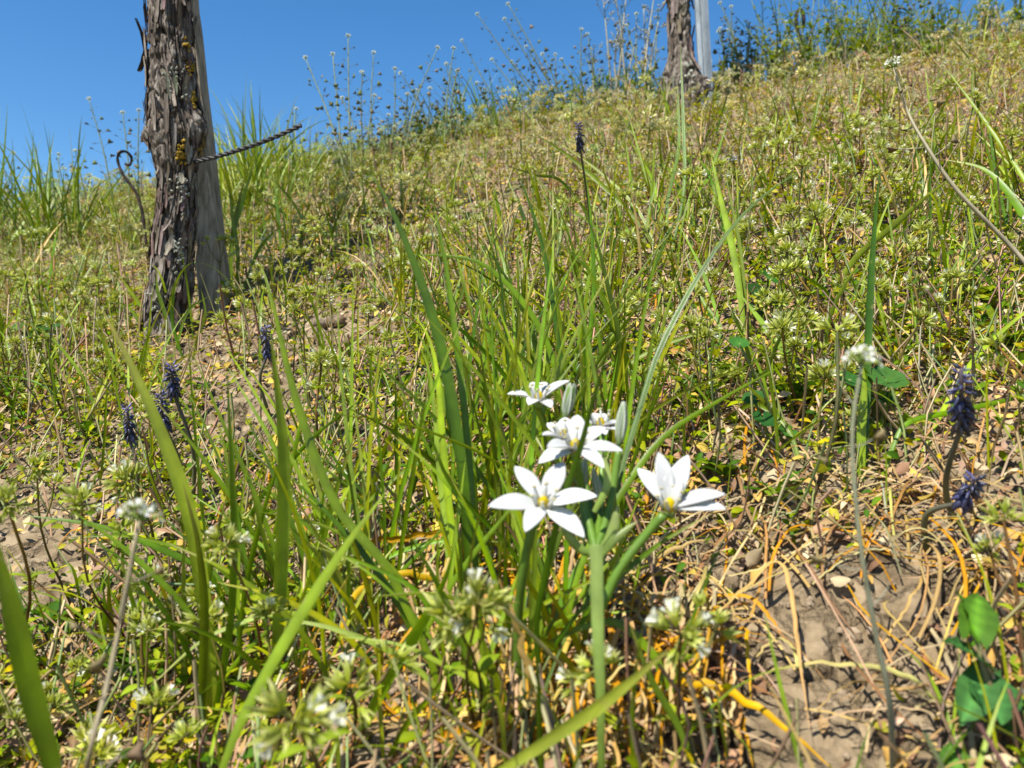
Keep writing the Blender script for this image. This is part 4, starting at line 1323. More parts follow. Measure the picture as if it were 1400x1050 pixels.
b = hit(1312, 700); muscari((1314, 545), b[1] - .05, b, .028, 'tall dark blue grape hyacinth on a brown stem beside bare soil', 'fading grape hyacinths', 34)
b = hit(1268, 735); muscari((1326, 670), b[1] - .035, b, .014, 'short-topped violet blue grape hyacinth leaning beside bare soil', 'fading grape hyacinths', 26)
b = hit(262, 690); muscari((236, 519), b[1] - .04, b, .019, 'dark blue grape hyacinth with two more behind the long pale blade', 'fading grape hyacinths', 32)
b = hit(243, 690); muscari((222, 559), b[1] - .03, b, .022, 'drooping dark grape hyacinth touching the long pale blade', 'fading grape hyacinths', 32)
b = hit(185, 690); muscari((175, 577), b[1] - .02, b, .022, 'ragged purple topped grape hyacinth left of the long pale blade', 'fading grape hyacinths', 24)
b = hit(372, 560); muscari((364, 466), b[1] - .03, b, .025, 'nearly black grape hyacinth half hidden by narrow blades', 'fading grape hyacinths', 26)
b = hit(812, 335); muscari((792, 186), b[1] - .1, b, .026, 'blue grape hyacinth standing above the mid slope grass', 'fading grape hyacinths', 28, True)
b = hit(812, 250); muscari((811, 232), b[1] - .02, b, .014, 'tiny blue grape hyacinth low on the tan slope', 'fading grape hyacinths', 16, False)
for hx, hy, bx, by in ((433, 188, 435, 225), (463, 190, 458, 230), (617, 152, 622, 195), (598, 145, 606, 195), (557, 172, 560, 212)):
    b = hit(bx, by); muscari((hx, hy), b[1], b, .03, 'dark grape hyacinth against the sky on the crest', 'grape hyacinths on the crest', 22, False, .5, .007)

# ================================================================== SHEPHERD'S PURSE
pod = Geo()
sh = np.array([(0, 0), (.30, .22), (.62, .42), (.92, .52), (1.0, .30), (.90, 0), (1.0, -.30), (.92, -.52), (.62, -.42), (.30, -.22)])
v = np.vstack([[(x_, y_, 0) for x_, y_ in sh], [(.6, 0, .09), (.6, 0, -.09)]])
j = np.arange(10); jn = (j + 1) % 10
pod.add(v, None, np.concatenate([np.stack([j, jn, np.full(10, 10)], 1), np.stack([jn, j, np.full(10, 11)], 1)]), (1, 1, 1))
POD = pod.arr()
PODM = [arr_mesh('seed_pod', POD, 'herb', c) for c in ((.20, .23, .09), (.14, .14, .07), (.33, .27, .16), (.25, .18, .12))]
fc = Geo()
rf = np.random.default_rng(77)
for k in range(9):
    th = math.acos(1 - (k + .5) / 9 * .8); ph = k * 2.4
    dr = np.array([math.sin(th) * math.cos(ph), math.sin(th) * math.sin(ph), math.cos(th)])
    M = rot_between(dr, rf.random() * 6)
    fc.tube(np.array([[0, 0, 0], dr * .75]), .05, 4, (.28, .36, .12), None, False)
    for a in range(4):
        an_ = a * math.pi / 2
        tip = dr * .8 + M @ np.array([math.cos(an_) * .3, math.sin(an_) * .3, .12]); s_ = M @ np.array([-math.sin(an_), math.cos(an_), 0]) * .14
        fc.add([dr * .74, tip - s_, tip + s_], None, [(0, 1, 2)], (.84, .84, .80))
    fc.tube(np.array([dr * .62, dr * .78]), [.13, .1], 5, (.40, .48, .16))
FCM = arr_mesh('flower_head', fc.arr(), 'herb')


def capsella(head, base, label, group, npod=18, pl=.0075, ped=.014, rad=.0011, stemc=(.2, .22, .1), via=None, hs=.007, podmix=(0, 1, 2, 3), frm=.3):
    o = thing('shepherds_purse', label, 'wildflower', base, group)
    pts = [base - np.array([0, 0, .01])] + (via or [base * .45 + head * .55 + rs.normal(0, .006, 3)]) + [head]
    p = cr(pts, 26)
    gq = Geo(); gq.tube(p, np.linspace(rad * 1.25, rad * .55, 26), 6, stemc, np.asarray(stemc) * [1.1, 1.2, 1])
    t = tang(p)
    pods = []
    for i in range(npod):
        f = frm + (.97 - frm) * (i + .5) / npod
        q = min(int(f * 25), 24); a = i * 2.4 + rs.normal(0, .3)
        M0 = rot_between(t[q])
        out = nrm(M0[:, 0] * math.cos(a) + M0[:, 1] * math.sin(a) + t[q] * rs.uniform(.25, .6))
        pp = ped * (1.1 - .75 * max(0, (f - .5) * 2) ** 2) * rs.uniform(.8, 1.15)
        e_ = p[q] + out * pp
        gq.tube(cr([p[q], p[q] + out * pp * .5 - [0, 0, .0006], e_], 4), rad * .22, 4, stemc)
        L = pl * rs.uniform(.8, 1.1) * (1.0 if f < .75 else 1.0 - (f - .75) * 2.4)
        sd = nrm(np.cross(out, rs.normal(0, 1, 3)))
        pods.append((np.stack([out, sd, np.cross(out, sd)], 1) * L, e_))
    gq.build('stem', 'stem', o, base)
    for M, e_ in pods:
        setm(link('seed_pod', PODM[int(rs.choice(podmix))], o), M, e_ - base)
    setm(link('flower_head', FCM, o), rot_between(t[-1], rs.random() * 6) * hs, head - base)
    return o


SKY = [((122, 136), (160, 300)), ((103, 207), (125, 300)), ((80, 212), (84, 310)), ((190, 152), (190, 300)), ((168, 155), (178, 310)),
       ((476, 50), (482, 262)), ((418, 80), (480, 262)), ((511, 73), (512, 235)), ((512, 132), (505, 240)), ((598, 66), (548, 230)), ((620, 67), (607, 215)),
       ((625, 98), (618, 210)), ((632, 56), (705, 175)), ((653, 20), (758, 160)), ((695, 6), (775, 155)), ((690, 27), (768, 160)), ((720, 65), (780, 150)),
       ((742, 75), (780, 150)), ((768, 82), (790, 145)), ((795, 41), (800, 140)), ((803, 48), (812, 140)), ((588, 122), (570, 215)), ((673, 82), (740, 165)),
       ((570, 125), (545, 225)), ((520, 180), (525, 240)), ((540, 175), (545, 235)), ((700, 85), (760, 160)), ((405, 150), (420, 250)), ((870, 20), (868, 130)), ((900, 15), (890, 130)),
       ((1000, 10), (1005, 105)), ((1020, 30), (1015, 105)), ((1042, 5), (1035, 110)), ((985, 40), (990, 115)), ((850, 10), (845, 135)), ((985, 5), (1012, 110))]
for _ in range(46):
    bx = rs.choice([rs.uniform(480, 900), rs.uniform(980, 1300), rs.uniform(0, 200)], p=[.45, .42, .13])
    by = np.interp(bx, [0, 200, 480, 700, 900, 1000, 1300], [330, 305, 240, 175, 128, 112, 66])
    L = rs.uniform(45, 120); SKY.append(((bx - rs.uniform(-.15, .55) * L, by - L), (bx, by)))
SKY += [((455, 75), (470, 255)), ((495, 100), (500, 245)), ((540, 95), (530, 235))]
for (hx, hy), (bx, by) in SKY:
    b = hit(bx, by)
    wh_ = 'left of the lichen-covered trunk' if bx < 260 else ('right of the far vine' if bx > 960 else ('beside the pale dry stalks' if bx > 790 else ('behind the twisted wire' if bx < 530 else 'between the wire and the dry stalks')))
    capsella(P(hx, hy, b[1] + rs.normal(0, .02)), b, "shepherd's purse with heart-shaped pods on the crest %s" % wh_, 'shepherds purse on the crest %s' % wh_, 17, .0118, .019, .0018, hs=.0068,
             stemc=(.19, .21, .10), podmix=(0, 1, 1, 2))
b = hit(1470, 440)
capsella(P(1222, 92, .62), b, "long bare-stemmed shepherd's purse leaning in from the right edge", 'leaning shepherds purse', 9, .0078, .022, .0017, (.42, .34, .24),
         [P(1400, 357, .60), P(1310, 262, .60), P(1262, 192, .61), P(1240, 150, .62)], .0085, (3, 2, 3), .66)
b = hit(1222, 1040)
capsella(P(1178, 497, .235), b, "thin out-of-focus shepherd's purse rising in front of the bare soil", 'near shepherds purse', 7, .0062, .009, .0009, (.26, .25, .18),
         [P(1216, 960, .255), P(1196, 860, .248), P(1176, 740, .242), P(1165, 600, .238)], .0058, (2, 3, 2), .5)
b = hit(130, 1100)
capsella(P(190, 712, .235), b, "out-of-focus shepherd's purse with brown heart-shaped pods at lower left", 'near shepherds purse', 9, .0065, .012, .0011, (.34, .26, .18),
         [P(118, 1060, .225), P(148, 930, .228), P(168, 830, .232)], .0068, (2, 3, 3), .3)

# tall pale dry stalks by the far trunk
for (tx, ty), (bx, by) in (((824, -10), (838, 130)), ((836, -30), (836, 128)), ((858, -20), (860, 125)), ((880, 10), (868, 128)), ((900, 30), (885, 125)), ((845, 40), (852, 130)), ((895, -10), (880, 128)), ((812, 60), (815, 140)), ((868, 60), (872, 130))):
    b = hit(bx, by); tp = P(tx, ty, b[1] + rs.normal(0, .03))
    p = cr([b - [0, 0, .01], b * .5 + tp * .5 + rs.normal(0, .012, 3), tp], 18)
    o = thing('dry_stalk', 'tall pale dry stalk standing left of the far vine trunk', 'dry stalk', b, 'dry stalks on the crest')
    gq = Geo(); gq.tube(p, np.linspace(.0032, .0012, 18), 6, (.42, .38, .31), (.36, .36, .26)); gq.build('stem', 'stem', o, b)
    for i in range(7):
        q = int(rs.integers(6, 17)); a = rs.random() * 6.28
        e_ = p[q] + np.array([math.cos(a) * .03, math.sin(a) * .03, rs.uniform(.01, .05)])
        gq = Geo(); gq.tube(cr([p[q], p[q] * .5 + e_ * .5 - [0, 0, .004], e_], 6), np.linspace(.001, .0005, 6), 4, (.40, .37, .28))
        for kx in range(5):
            gq.stamp(POD, rot_between(rs.normal(0, 1, 3)) * .006, p[q] + (e_ - p[q]) * rs.uniform(.4, 1), (.3, .3, .2))
        gq.build('twig', 'stem', o, b)

# leafy dark weeds on the right crest
LNM = [arr_mesh('leaf', LANCE, 'herb', c) for c in ((.16, .25, .035), (.22, .30, .045), (.30, .36, .07), (.12, .19, .03))]
for px_, py_, h_ in ((1060, 80, .2), (1085, 78, .22), (1112, 74, .24), (1140, 72, .25), (1165, 70, .25), (1195, 68, .24), (1220, 66, .22), (1245, 64, .2), (1062, 98, .12), (1095, 92, .13), (1125, 88, .14), (1150, 84, .16), (1172, 82, .15), (1200, 80, .15), (1225, 76, .13), (1255, 74, .12), (1140, 95, .10),
                     (1185, 95, .10), (1110, 104, .09), (1075, 110, .08), (1220, 92, .09), (1280, 66, .12), (1310, 62, .11), (1350, 52, .12), (1390, 45, .12), (1010, 95, .14), (1030, 90, .16), (1300, 50, .17), (1340, 45, .15), (1380, 38, .16), (985, 105, .10), (1270, 85, .1), (930, 125, .07), (770, 150, .09), (830, 135, .10), (700, 170, .09), (800, 140, .1), (740, 158, .09), (860, 130, .11), (665, 180, .08), (620, 195, .08), (580, 208, .08), (885, 128, .1)):
    b = hit(px_, py_)
    o = thing('leafy_weed', 'dark green bushy leafy weed on the right crest' if px_ > 1000 else 'low dark green leafy weed on the crest between the trunks', 'weed', b,
              'leafy weeds on the right crest' if px_ > 1000 else 'leafy weeds on the middle crest')
    for s_ in range(5):
        tp = b + np.array([rs.normal(0, .3) * h_, rs.normal(0, .3) * h_, h_ * rs.uniform(.75, 1.15)])
        p = cr([b - [0, 0, .01], b * .5 + tp * .5 + rs.normal(0, .006, 3), tp], 10)
        gq = Geo(); gq.tube(p, np.linspace(.0018, .0008, 10), 5, (.14, .18, .06)); gq.build('stem', 'stem', o, b)
        for i in range(15):
            f = rs.uniform(.1, 1); q = min(int(f * 9), 9); a = i * 2.4
            setm(link('leaf', LNM[int(rs.integers(4))], o), leafM([math.cos(a), math.sin(a), rs.uniform(.1, .9)], rs.uniform(.016, .04) * (1.15 - .6 * f)), p[q] - b)

SPM = [arr_mesh('leaf', SPOON, 'herb', c) for c in ((.09, .18, .03), (.14, .23, .035), (.06, .13, .025), (.2, .27, .05))]
ROS = [(470, 398), (520, 420), (90, 470), (30, 520), (150, 440), (1090, 560), (1010, 520), (1150, 610), (1250, 470), (1330, 420), (1380, 480), (930, 560), (620, 420), (580, 470),
       (330, 640), (120, 600), (70, 860), (220, 860), (180, 930), (1060, 690), (990, 660), (900, 420), (1120, 380), (1220, 380), (400, 400), (130, 380), (40, 400), (520, 300), (640, 300), (1060, 250), (1200, 300), (1300, 250), (280, 540)]
for px_, py_ in ROS:
    b = hit(px_, py_); sz = rs.uniform(.012, .024)
    o = thing('rosette_weed', 'low dark rosette of spoon-shaped leaves pressed to the soil', 'weed', b, 'leaf rosettes on the slope')
    for i in range(int(rs.integers(8, 15))):
        a = i * 2.4
        setm(link('leaf', SPM[int(rs.integers(4))], o), leafM([math.cos(a), math.sin(a), rs.uniform(.1, .9)], sz * rs.uniform(.6, 1.15)), (0, 0, .002 + i * .0005))

# bindweed with arrow-shaped leaves at lower right
b = hit(1395, 1018)
o = thing('bindweed', 'bindweed with dark arrow-shaped leaves on a reddish stem at the edge of bare soil', 'weed', b)
st3 = [b - [0, 0, .008], P(1375, 985, b[1] - .004), P(1350, 930, b[1] - .006), P(1338, 880, b[1] - .004), P(1331, 862, b[1] - .002)]
gq = Geo(); gq.tube(cr(st3, 20), np.linspace(.0016, .001, 20), 7, (.24, .12, .07), (.2, .2, .08)); gq.build('stem', 'stem', o, b)


def arrow_leaf(base, tip, wd, nh, c, lobes=.28):
    base = np.asarray(base); tip = np.asarray(tip); L = np.linalg.norm(tip - base); d = (tip - base) / L
    side = nrm(np.cross(nh, d)); nn = np.cross(d, side)
    t = np.linspace(0, 1, 10)
    w_ = wd * np.array([.42, .62, .72, .76, .74, .68, .57, .42, .24, .02])
    p = base + d * (t[:, None] * L) - nn * (.16 * L * (t ** 2))[:, None]
    v = []; m = 5; s_ = np.linspace(-1, 1, m)
    for i in range(10):
        for q in s_:
            back = -lobes * L * max(0, 1 - t[i] / .22) * (abs(q) ** 1.3)
            v.append(p[i] + side * q * w_[i] / 2 * 1.3 + d * back + nn * (abs(q) * w_[i] * .14) + nn * .0006 * math.sin(i * 2.2 + q * 3))
    i = (np.arange(9)[:, None] * m + np.arange(m - 1)[None]).ravel()
    cc = np.tile(np.array([[.85], [.95], [1.9], [.95], [.85]]), (10, 1)) * np.repeat(1 + .28 * (np.arange(10) % 2), m)[:, None] * np.asarray(c)
    gq = Geo(); gq.add(np.array(v), np.stack([i, i + 1, i + m + 1, i + m], 1), None, cc)
    return gq
dB = b[1] - .004
for bs, tp, wd, nh, c, dd in (((1333, 866), (1341, 806), .0135, (-.2, -.9, .4), (.075, .15, .03), .01), ((1345, 905), (1298, 868), .012, (0, -.3, 1), (.05, .12, .04), -.004),
                              ((1350, 935), (1375, 985), .018, (.1, -.7, .7), (.06, .15, .05), -.012), ((1345, 925), (1318, 985), .013, (-.1, -.7, .7), (.06, .14, .045), -.012),
                              ((1372, 980), (1420, 945), .014, (0, -.5, .8), (.09, .18, .05), 0), ((1330, 862), (1318, 805), .008, (.6, -.7, .3), (.10, .20, .035), .012)):
    arrow_leaf(P(*bs, dB), P(*tp, dB + dd), wd, nrm(nh), c).build('leaf', 'herb', o, b)
b = hit(1312, 1090)
o2 = thing('bindweed', 'single dark arrow-shaped leaf poking up at the bottom edge', 'weed', b)
gq = Geo(); gq.tube(cr([b - [0, 0, .008], P(1310, 1062, b[1] - .005)], 8), .0011, 6, (.2, .2, .08)); gq.build('stem', 'stem', o2, b)
arrow_leaf(P(1310, 1062, b[1] - .005), P(1303, 1012, b[1] + .002), .0115, nrm((-.1, -.9, .4)), (.10, .20, .05)).build('leaf', 'herb', o2, b)

# round dark leaves (mallow-like) beside the vertical blade
def round_leaf(c, r, nh, col, rg):
    m = 18; an_ = np.linspace(.12, 2 * np.pi - .12, m)
    M = rot_between(nh, rg.random() * 6)
    R = r * (1 + .06 * np.sin(an_ * 7))
    ring = np.stack([R * np.cos(an_), R * np.sin(an_), .16 * r * np.abs(np.sin(an_ * 3.5)) + .1 * r], 1)
    mid = ring * [.55, .55, .5]
    v = np.vstack([[0, 0, 0], mid, ring]) @ M.T + c
    j = np.arange(m - 1)
    gq = Geo()
    gq.add(v, np.stack([1 + j, 1 + m + j, 2 + m + j, 2 + j], 1), np.stack([np.zeros(m - 1, int), 1 + j, 2 + j], 1), np.vstack([np.asarray(col) * 1.4, np.tile(col, (m, 1)) * (.9 + .2 * (np.arange(m) % 2))[:, None], np.tile(col, (m, 1))]))
    return gq
for lab, bx, by, lst in (('dark round-leaved mallow at the foot of the vertical blade', 1195, 585, ((1190, 505, 24), (1212, 520, 26), (1175, 540, 20), (1205, 545, 18), (1160, 520, 18))),
                         ('dark round-leaved mallow beside the upright pale blade', 1045, 450, ((1038, 402, 22), (1050, 380, 16), (1060, 415, 16), (1030, 425, 14))),
                         ('low round-leaved mallow right of the star flowers', 1060, 610, ((1045, 575, 18), (1075, 590, 16), (1030, 545, 15), (1010, 470, 14))),
                         ('low round-leaved mallow on the slope left of the trunk', 60, 480, ((40, 460, 18), (66, 445, 16), (80, 468, 14), (20, 452, 16)))):
    b = hit(bx, by); o = thing('mallow', lab, 'weed', b, 'round-leaved mallows')
    for px_, py_, rp in lst:
        d = b[1] - rs.uniform(0, .03)
        c = P(px_, py_, d)
        gq = Geo(); gq.tube(cr([b - [0, 0, .006], b * .5 + c * .5 + rs.normal(0, .004, 3), c], 8), .0009, 5, (.16, .2, .06)); gq.build('stem', 'stem', o, b)
        round_leaf(c, rp / FPX * d, nrm(np.array([rs.normal(0, .3), -.55, .8])), jit((.055, .14, .035), .2, rs), rs).build('leaf', 'herb', o, b)

# ================================================================== DRY STRAPS AND STRAW
def dry(label, pts, wpx, col, group, lift=.006, arch=0.0):
    hs = [hit(*q) for q in pts]
    p = cr(hs, 24)
    k = np.linspace(0, 1, 24)
    p[:, 2] = gz(p[:, 0], p[:, 1]) + lift + arch * np.sin(np.pi * k)
    d = p[:, 1].mean(); wd = wpx / FPX * d
    t = tang(p); side = nrm(np.cross(t, [0, 0, 1.0]))
    ph = rs.uniform(-.6, .6) + rs.normal(0, .8) * k
    sd = side * np.cos(ph)[:, None] + np.cross(side, t) * np.sin(ph)[:, None]
    p = p + rs.normal(0, .0003, p.shape)
    gq = Geo(); c = jit(col, .12, rs)
    gq.ribbon(p, wd * (.65 + .35 * np.sin(np.pi * np.clip(k * .9 + .08, 0, 1))) * np.clip((1.02 - k) * 4, .1, 1), sd, c, .28, jit(col, .2, rs))
    o = gq.build('dry_leaf', 'dry', None, p[0])
    return tag(o, label, 'dry leaf', group)


def dry_free(label, pts, wpx, col, d0, d1, group):
    """dried strap still held up off the ground"""
    L = np.linspace(0, 1, len(pts))
    p3 = [P(x_, y_, d0 + (d1 - d0) * l_) for (x_, y_), l_ in zip(pts, L)]
    root = hit(*pts[0]); p3[0] = root - np.array([0, 0, .004])
    c = jit(col, .12, rs)
    o = blade3(None, p3[0], p3, wpx / FPX * (d0 + d1) / 2, c, c * [1.05, .95, .9], rs, 24, .8, .3, 'dry_leaf', 'dry', .0006, .8)
    o.location = p3[0]
    return tag(o, label, 'dry leaf', group)


GD = 'dried strap leaves around the central clump'
dry_free('yellow dried leaf bowed in a high arch beside the central clump', [(640, 850), (624, 807), (574, 788), (534, 786), (500, 800), (474, 833), (466, 880), (478, 925)], 9, YELLOW, .38, .36, GD)
dry_free('orange dried leaf lying level left of the central clump', [(650, 800), (620, 733), (550, 735), (484, 741), (430, 755)], 8, ORANGE, .38, .40, GD)
dry_free('bright yellow dried leaf curving down to the bottom edge right of the stem', [(880, 930), (940, 931), (993, 943), (1043, 973), (1090, 1010), (1140, 1052)], 11, YELLOW, .30, .275, GD)
TANL = 'tan dried strap leaf tangled round the foot of the central clump'
for pts, w_, c_ in (([(735, 1030), (729, 960), (720, 900), (700, 840), (680, 787)], 9, TAN), ([(706, 1010), (704, 973), (697, 927), (687, 887), (672, 860)], 8, TAN),
                    ([(800, 900), (830, 840), (838, 900), (850, 960), (864, 1047)], 10, ORANGE), ([(770, 860), (780, 897), (787, 950), (784, 1047)], 11, ORANGE),
                    ([(800, 860), (843, 937), (884, 967), (930, 997), (960, 1030)], 9, YELLOW), ([(660, 760), (680, 800), (690, 850), (700, 900)], 9, YELLOW),
                    ([(940, 850), (970, 880), (990, 913), (1002, 953), (1010, 1000), (1013, 1047)], 12, TAN), ([(670, 720), (690, 760), (705, 800), (712, 850)], 8, ORANGE),
                    ([(840, 830), (880, 815), (930, 830), (960, 870), (975, 900)], 7, TAN), ([(850, 850), (900, 870), (940, 900), (950, 960)], 8, TAN),
                    ([(790, 800), (850, 790), (905, 760), (950, 740), (985, 745)], 7, TAN), ([(620, 940), (660, 960), (720, 970), (780, 960)], 9, ORANGE),
                    ([(500, 960), (560, 965), (620, 975), (690, 975)], 11, ORANGE), ([(480, 985), (540, 975), (600, 985), (660, 990)], 9, YELLOW),
                    ([(560, 1040), (600, 1010), (650, 990), (700, 985)], 10, ORANGE), ([(640, 1050), (660, 1020), (690, 990), (700, 960)], 9, TAN),
                    ([(860, 900), (900, 940), (930, 980), (960, 1050)], 8, TAN), ([(900, 900), (960, 930), (1010, 980), (1030, 1050)], 7, ORANGE),
                    ([(690, 700), (720, 740), (745, 800), (740, 860)], 8, YELLOW), ([(620, 700), (660, 750), (700, 790), (730, 850)], 7, ORANGE)):
    dry_free(TANL, pts, w_, c_, hit(*pts[0])[1], min(hit(*pts[-1])[1], hit(*pts[0])[1]) - rs.uniform(0, .02), GD)
for _ in range(80):
    x0, y0 = rs.normal(780, 120), rs.uniform(820, 1030); a = rs.uniform(-1.2, 1.2) * (1 if rs.random() < .7 else 2.2); L = rs.uniform(90, 300)
    q = [(x0 + math.sin(a) * L * k + 25 * math.sin(k * 3 + a), min(y0 + abs(math.cos(a)) * L * k * .7 * (1 if rs.random() < .6 else -.3), 1100)) for k in (0, .35, .7, 1)]
    ci = int(rs.choice(5, p=[.28, .32, .2, .14, .06])); cw = ('tan', 'orange tan', 'pale straw', 'golden', 'yellow')[ci]
    wh_ = 'left of the cut leaf' if q[1][0] < 815 else 'between the cut leaf and the cracked soil'
    dry('%s dried strap leaf fallen %s' % (cw, wh_), q, rs.uniform(3.5, 7.5), (TAN, ORANGE, STRAW, (.64, .42, .13), YELLOW)[ci], '%s strap leaves %s' % (cw, wh_), .005, rs.uniform(.004, .03))
for pts, w_, c_ in (([(1026, 947), (1083, 942), (1150, 950), (1210, 955), (1250, 967), (1283, 990), (1310, 1017)], 7, TAN),
                    ([(1106, 1010), (1183, 1010), (1250, 1017), (1366, 1030)], 8, STRAW), ([(1115, 985), (1150, 980), (1200, 972), (1240, 965)], 6, TAN),
                    ([(1110, 815), (1160, 800), (1210, 785), (1250, 772)], 5, STRAW), ([(1200, 905), (1230, 880), (1255, 840), (1262, 800)], 5, TAN),
                    ([(1030, 920), (1060, 915), (1085, 925), (1095, 945)], 5, TAN), ([(960, 815), (1000, 818), (1040, 812), (1055, 780)], 5, STRAW)):
    dry('long pale dry straw lying across the cracked soil', pts, w_, c_, 'dry straw on the cracked soil', .004, .008)


def straw_path(x, y, L, rg, n=9, arch=.008):
    a = rg.random() * 6.283; curv = rg.normal(0, 5.5); k = np.linspace(0, 1, n)
    an_ = a + curv * L * k * 2.2 + rg.normal(0, .15, n).cumsum() * .5
    dx = np.cumsum(np.cos(an_)) * L / n; dy = np.cumsum(np.sin(an_)) * L / n
    px_ = x + dx - dx.mean(); py_ = y + dy - dy.mean()
    z = gz(px_, py_) + .002 + arch * rg.random() * np.sin(np.pi * k) + .004 * rg.random()
    return np.stack([px_, py_, z], 1)


SC = [TAN, STRAW, ORANGE, (.45, .30, .14), (.52, .40, .24), (.35, .2, .1)]
SW = ('tan', 'pale yellow', 'orange', 'brown', 'greyish tan', 'dark brown')
r2 = np.random.default_rng(44)
nmade = 0
while nmade < 190:
    if r2.random() < .55:
        px_, py_ = r2.normal(1010, 150), r2.normal(900, 110)
    else:
        px_, py_ = r2.uniform(420, 1400), r2.uniform(650, 1080)
    if px_ < 420 or px_ > 1420 or py_ > 1100 or py_ < 620: continue
    c = hit(px_, py_)
    if r2.random() < .9 * hole(c[0], c[1]): continue
    p = straw_path(c[0], c[1], r2.uniform(.03, .11), r2, 11, .014)
    t = tang(p); sd = np.cross(t, [0, 0, 1.0])
    wd = r2.uniform(.0008, .0019)
    WH = 'around the cracked bare soil' if px_ > 980 else ('tangled below the star flowers' if px_ > 600 else 'on the soil left of the central clump')
    gq = Geo(); ci = int(r2.integers(6)); col = jit(SC[ci], .12, r2)
    gq.ribbon(p, wd * np.clip((1.05 - np.linspace(0, 1, 11)) * 4, .2, 1), sd, col, .35)
    tag(gq.build('dry_straw', 'dry', None, p[0]), 'short curled %s dry straw %s' % (SW[ci], WH), 'straw', '%s straw %s' % (SW[ci], WH)); nmade += 1

# ================================================================== CHICKWEED, near individuals and the mass
r3 = np.random.default_rng(99)
PLANS = [chick_plan(r3) for _ in range(24)]
# the few big near ones, placed one by one: head pixel, distance, foot pixel
HAND = [((402, 985), .205, (420, 1150), 11, 'out-of-focus chickweed bud cluster at the bottom edge'), ((655, 826), .262, (657, 1010), 9, 'chickweed head with open white flowers left of the thick flower stem'),
        ((622, 846), .262, (650, 1015), 5, 'small chickweed head with one white flower beside a larger head'), ((930, 868), .255, (925, 1040), 8, 'blurred chickweed head above the yellow dried leaf'),
        ((1372, 712), .30, (1402, 1000), 6, 'chickweed head on a long brown stem at the right edge'), ((308, 745), .31, (362, 930), 9, 'chickweed head with white flowers beside the tall bluish blades'),
        ((112, 688), .36, (188, 880), 8, 'chickweed leaning left over the bare soil at left'), ((480, 946), .27, (478, 1030), 7, 'low chickweed head at the foot of the light green blades'),
        ((1195, 552), .47, (1205, 690), 9, 'chickweed head against the pale blade in front of the mallow'), ((50, 640), .40, (100, 820), 8, 'chickweed on a reddish stem at the left soil patch'),
        ((10, 690), .33, (20, 900), 8, 'chickweed head at the left edge above bare soil'), ((170, 660), .42, (200, 790), 8, 'chickweed below the ragged grape hyacinth'),
        ((820, 975 - 60), .27, (835, 1040), 5, 'small chickweed head in front of the dried leaves'), ((1000, 625), .50, (1008, 705), 9, 'chickweed head right of the cup-shaped star flower')]
for hp, d, bp, nb, lab in HAND:
    b = hit(bp[0], bp[1])
    hd = P(hp[0], hp[1], d)
    v = hd - b
    plan = chick_plan(r3, v[2], (v[0] / v[2], v[1] / v[2]), nb)
    chick_object(plan, b, 0, 1.0, 2, lab, 'near chickweed plants')

N0 = 27500
cx = r3.uniform(-3.2, 3.2, N0); cy = r3.uniform(.12, 3.3, N0)
keep = (np.abs(cx) < .90 * cy + .35)
cx, cy = cx[keep], cy[keep]
bz = bare(cx, cy)
cl = fbm(cx * 6 + 20, cy * 6 + 20, 31, 2)
pr = np.clip((1 - bz * 1.15), 0, 1) * np.clip(.35 + (cl - .25) * 2.2, .2, 1)
pr = pr * np.where(cy > .75, .82, .52) * (1 - hole(cx, cy))
keep = r3.random(len(cx)) < pr
cx, cy = cx[keep], cy[keep]
cz = gz(cx, cy)
px_, py_ = pix(cx, cy, cz)
# keep the near view to the star flowers free
blk = ((cy < .30) & (np.abs(px_ - 780) < 330)) | ((px_ > 400) & (px_ < 1020) & (py_ > 690) & (r3.random(len(cx)) < .85)) | ((px_ > 600) & (px_ < 880) & (py_ > 430) & (r3.random(len(cx)) < .55)) | (np.hypot(px_ - 1100, (py_ - 900) * 1.6) < 170)
trunkclear = (np.hypot(cx + .41, cy - .955) < .06) | ((px_ > 170) & (px_ < 290) & (py_ > 425) & (py_ < 560) & (r3.random(len(cx)) < .75)) | (np.hypot(cx - .39, cy - 1.82) < .07) | (np.hypot(cx, cy) < .2)
ok = ~(blk | trunkclear)
cx, cy, cz, px_, py_ = cx[ok], cy[ok], cz[ok], px_[ok], py_[ok]
inview = (px_ > -30) & (px_ < 1430) & (py_ < 1090)
order = np.argsort(np.where(inview, cy, 99))
ind = order[:286]
for i, q in enumerate(ind):
    pl_ = PLANS[int(r3.integers(24))]
    nh_ = ('a single bud cluster', 'two bud clusters', 'three bud clusters')[len(pl_['heads']) - 1]
    u_, v_ = px_[q], py_[q]
    if u_ < 330 and v_ < 560: wh_ = 'below the foot of the lichen-covered vine'
    elif u_ < 330: wh_ = 'around the fading grape hyacinths and long pale blade'
    elif u_ < 600 and v_ < 700: wh_ = 'left of the tall central clump'
    elif u_ < 600: wh_ = 'among the light green blades'
    elif u_ < 1000 and v_ < 640: wh_ = 'behind the white star flowers'
    elif u_ < 1000: wh_ = 'round the star flower stems'
    elif v_ < 640: wh_ = 'around the dark mallow leaves'
    else: wh_ = 'beside the cracked bare soil'
    chick_object(pl_, np.array([cx[q], cy[q], cz[q]]), r3.random() * 6.28, r3.uniform(.75, 1.15), 2 if i < 50 else (1 if i < 170 else 0),
                 'pale chickweed with %s %s' % (nh_, wh_), 'chickweed with %s %s' % (nh_, wh_))
rest = order[286:]
mass = Geo()
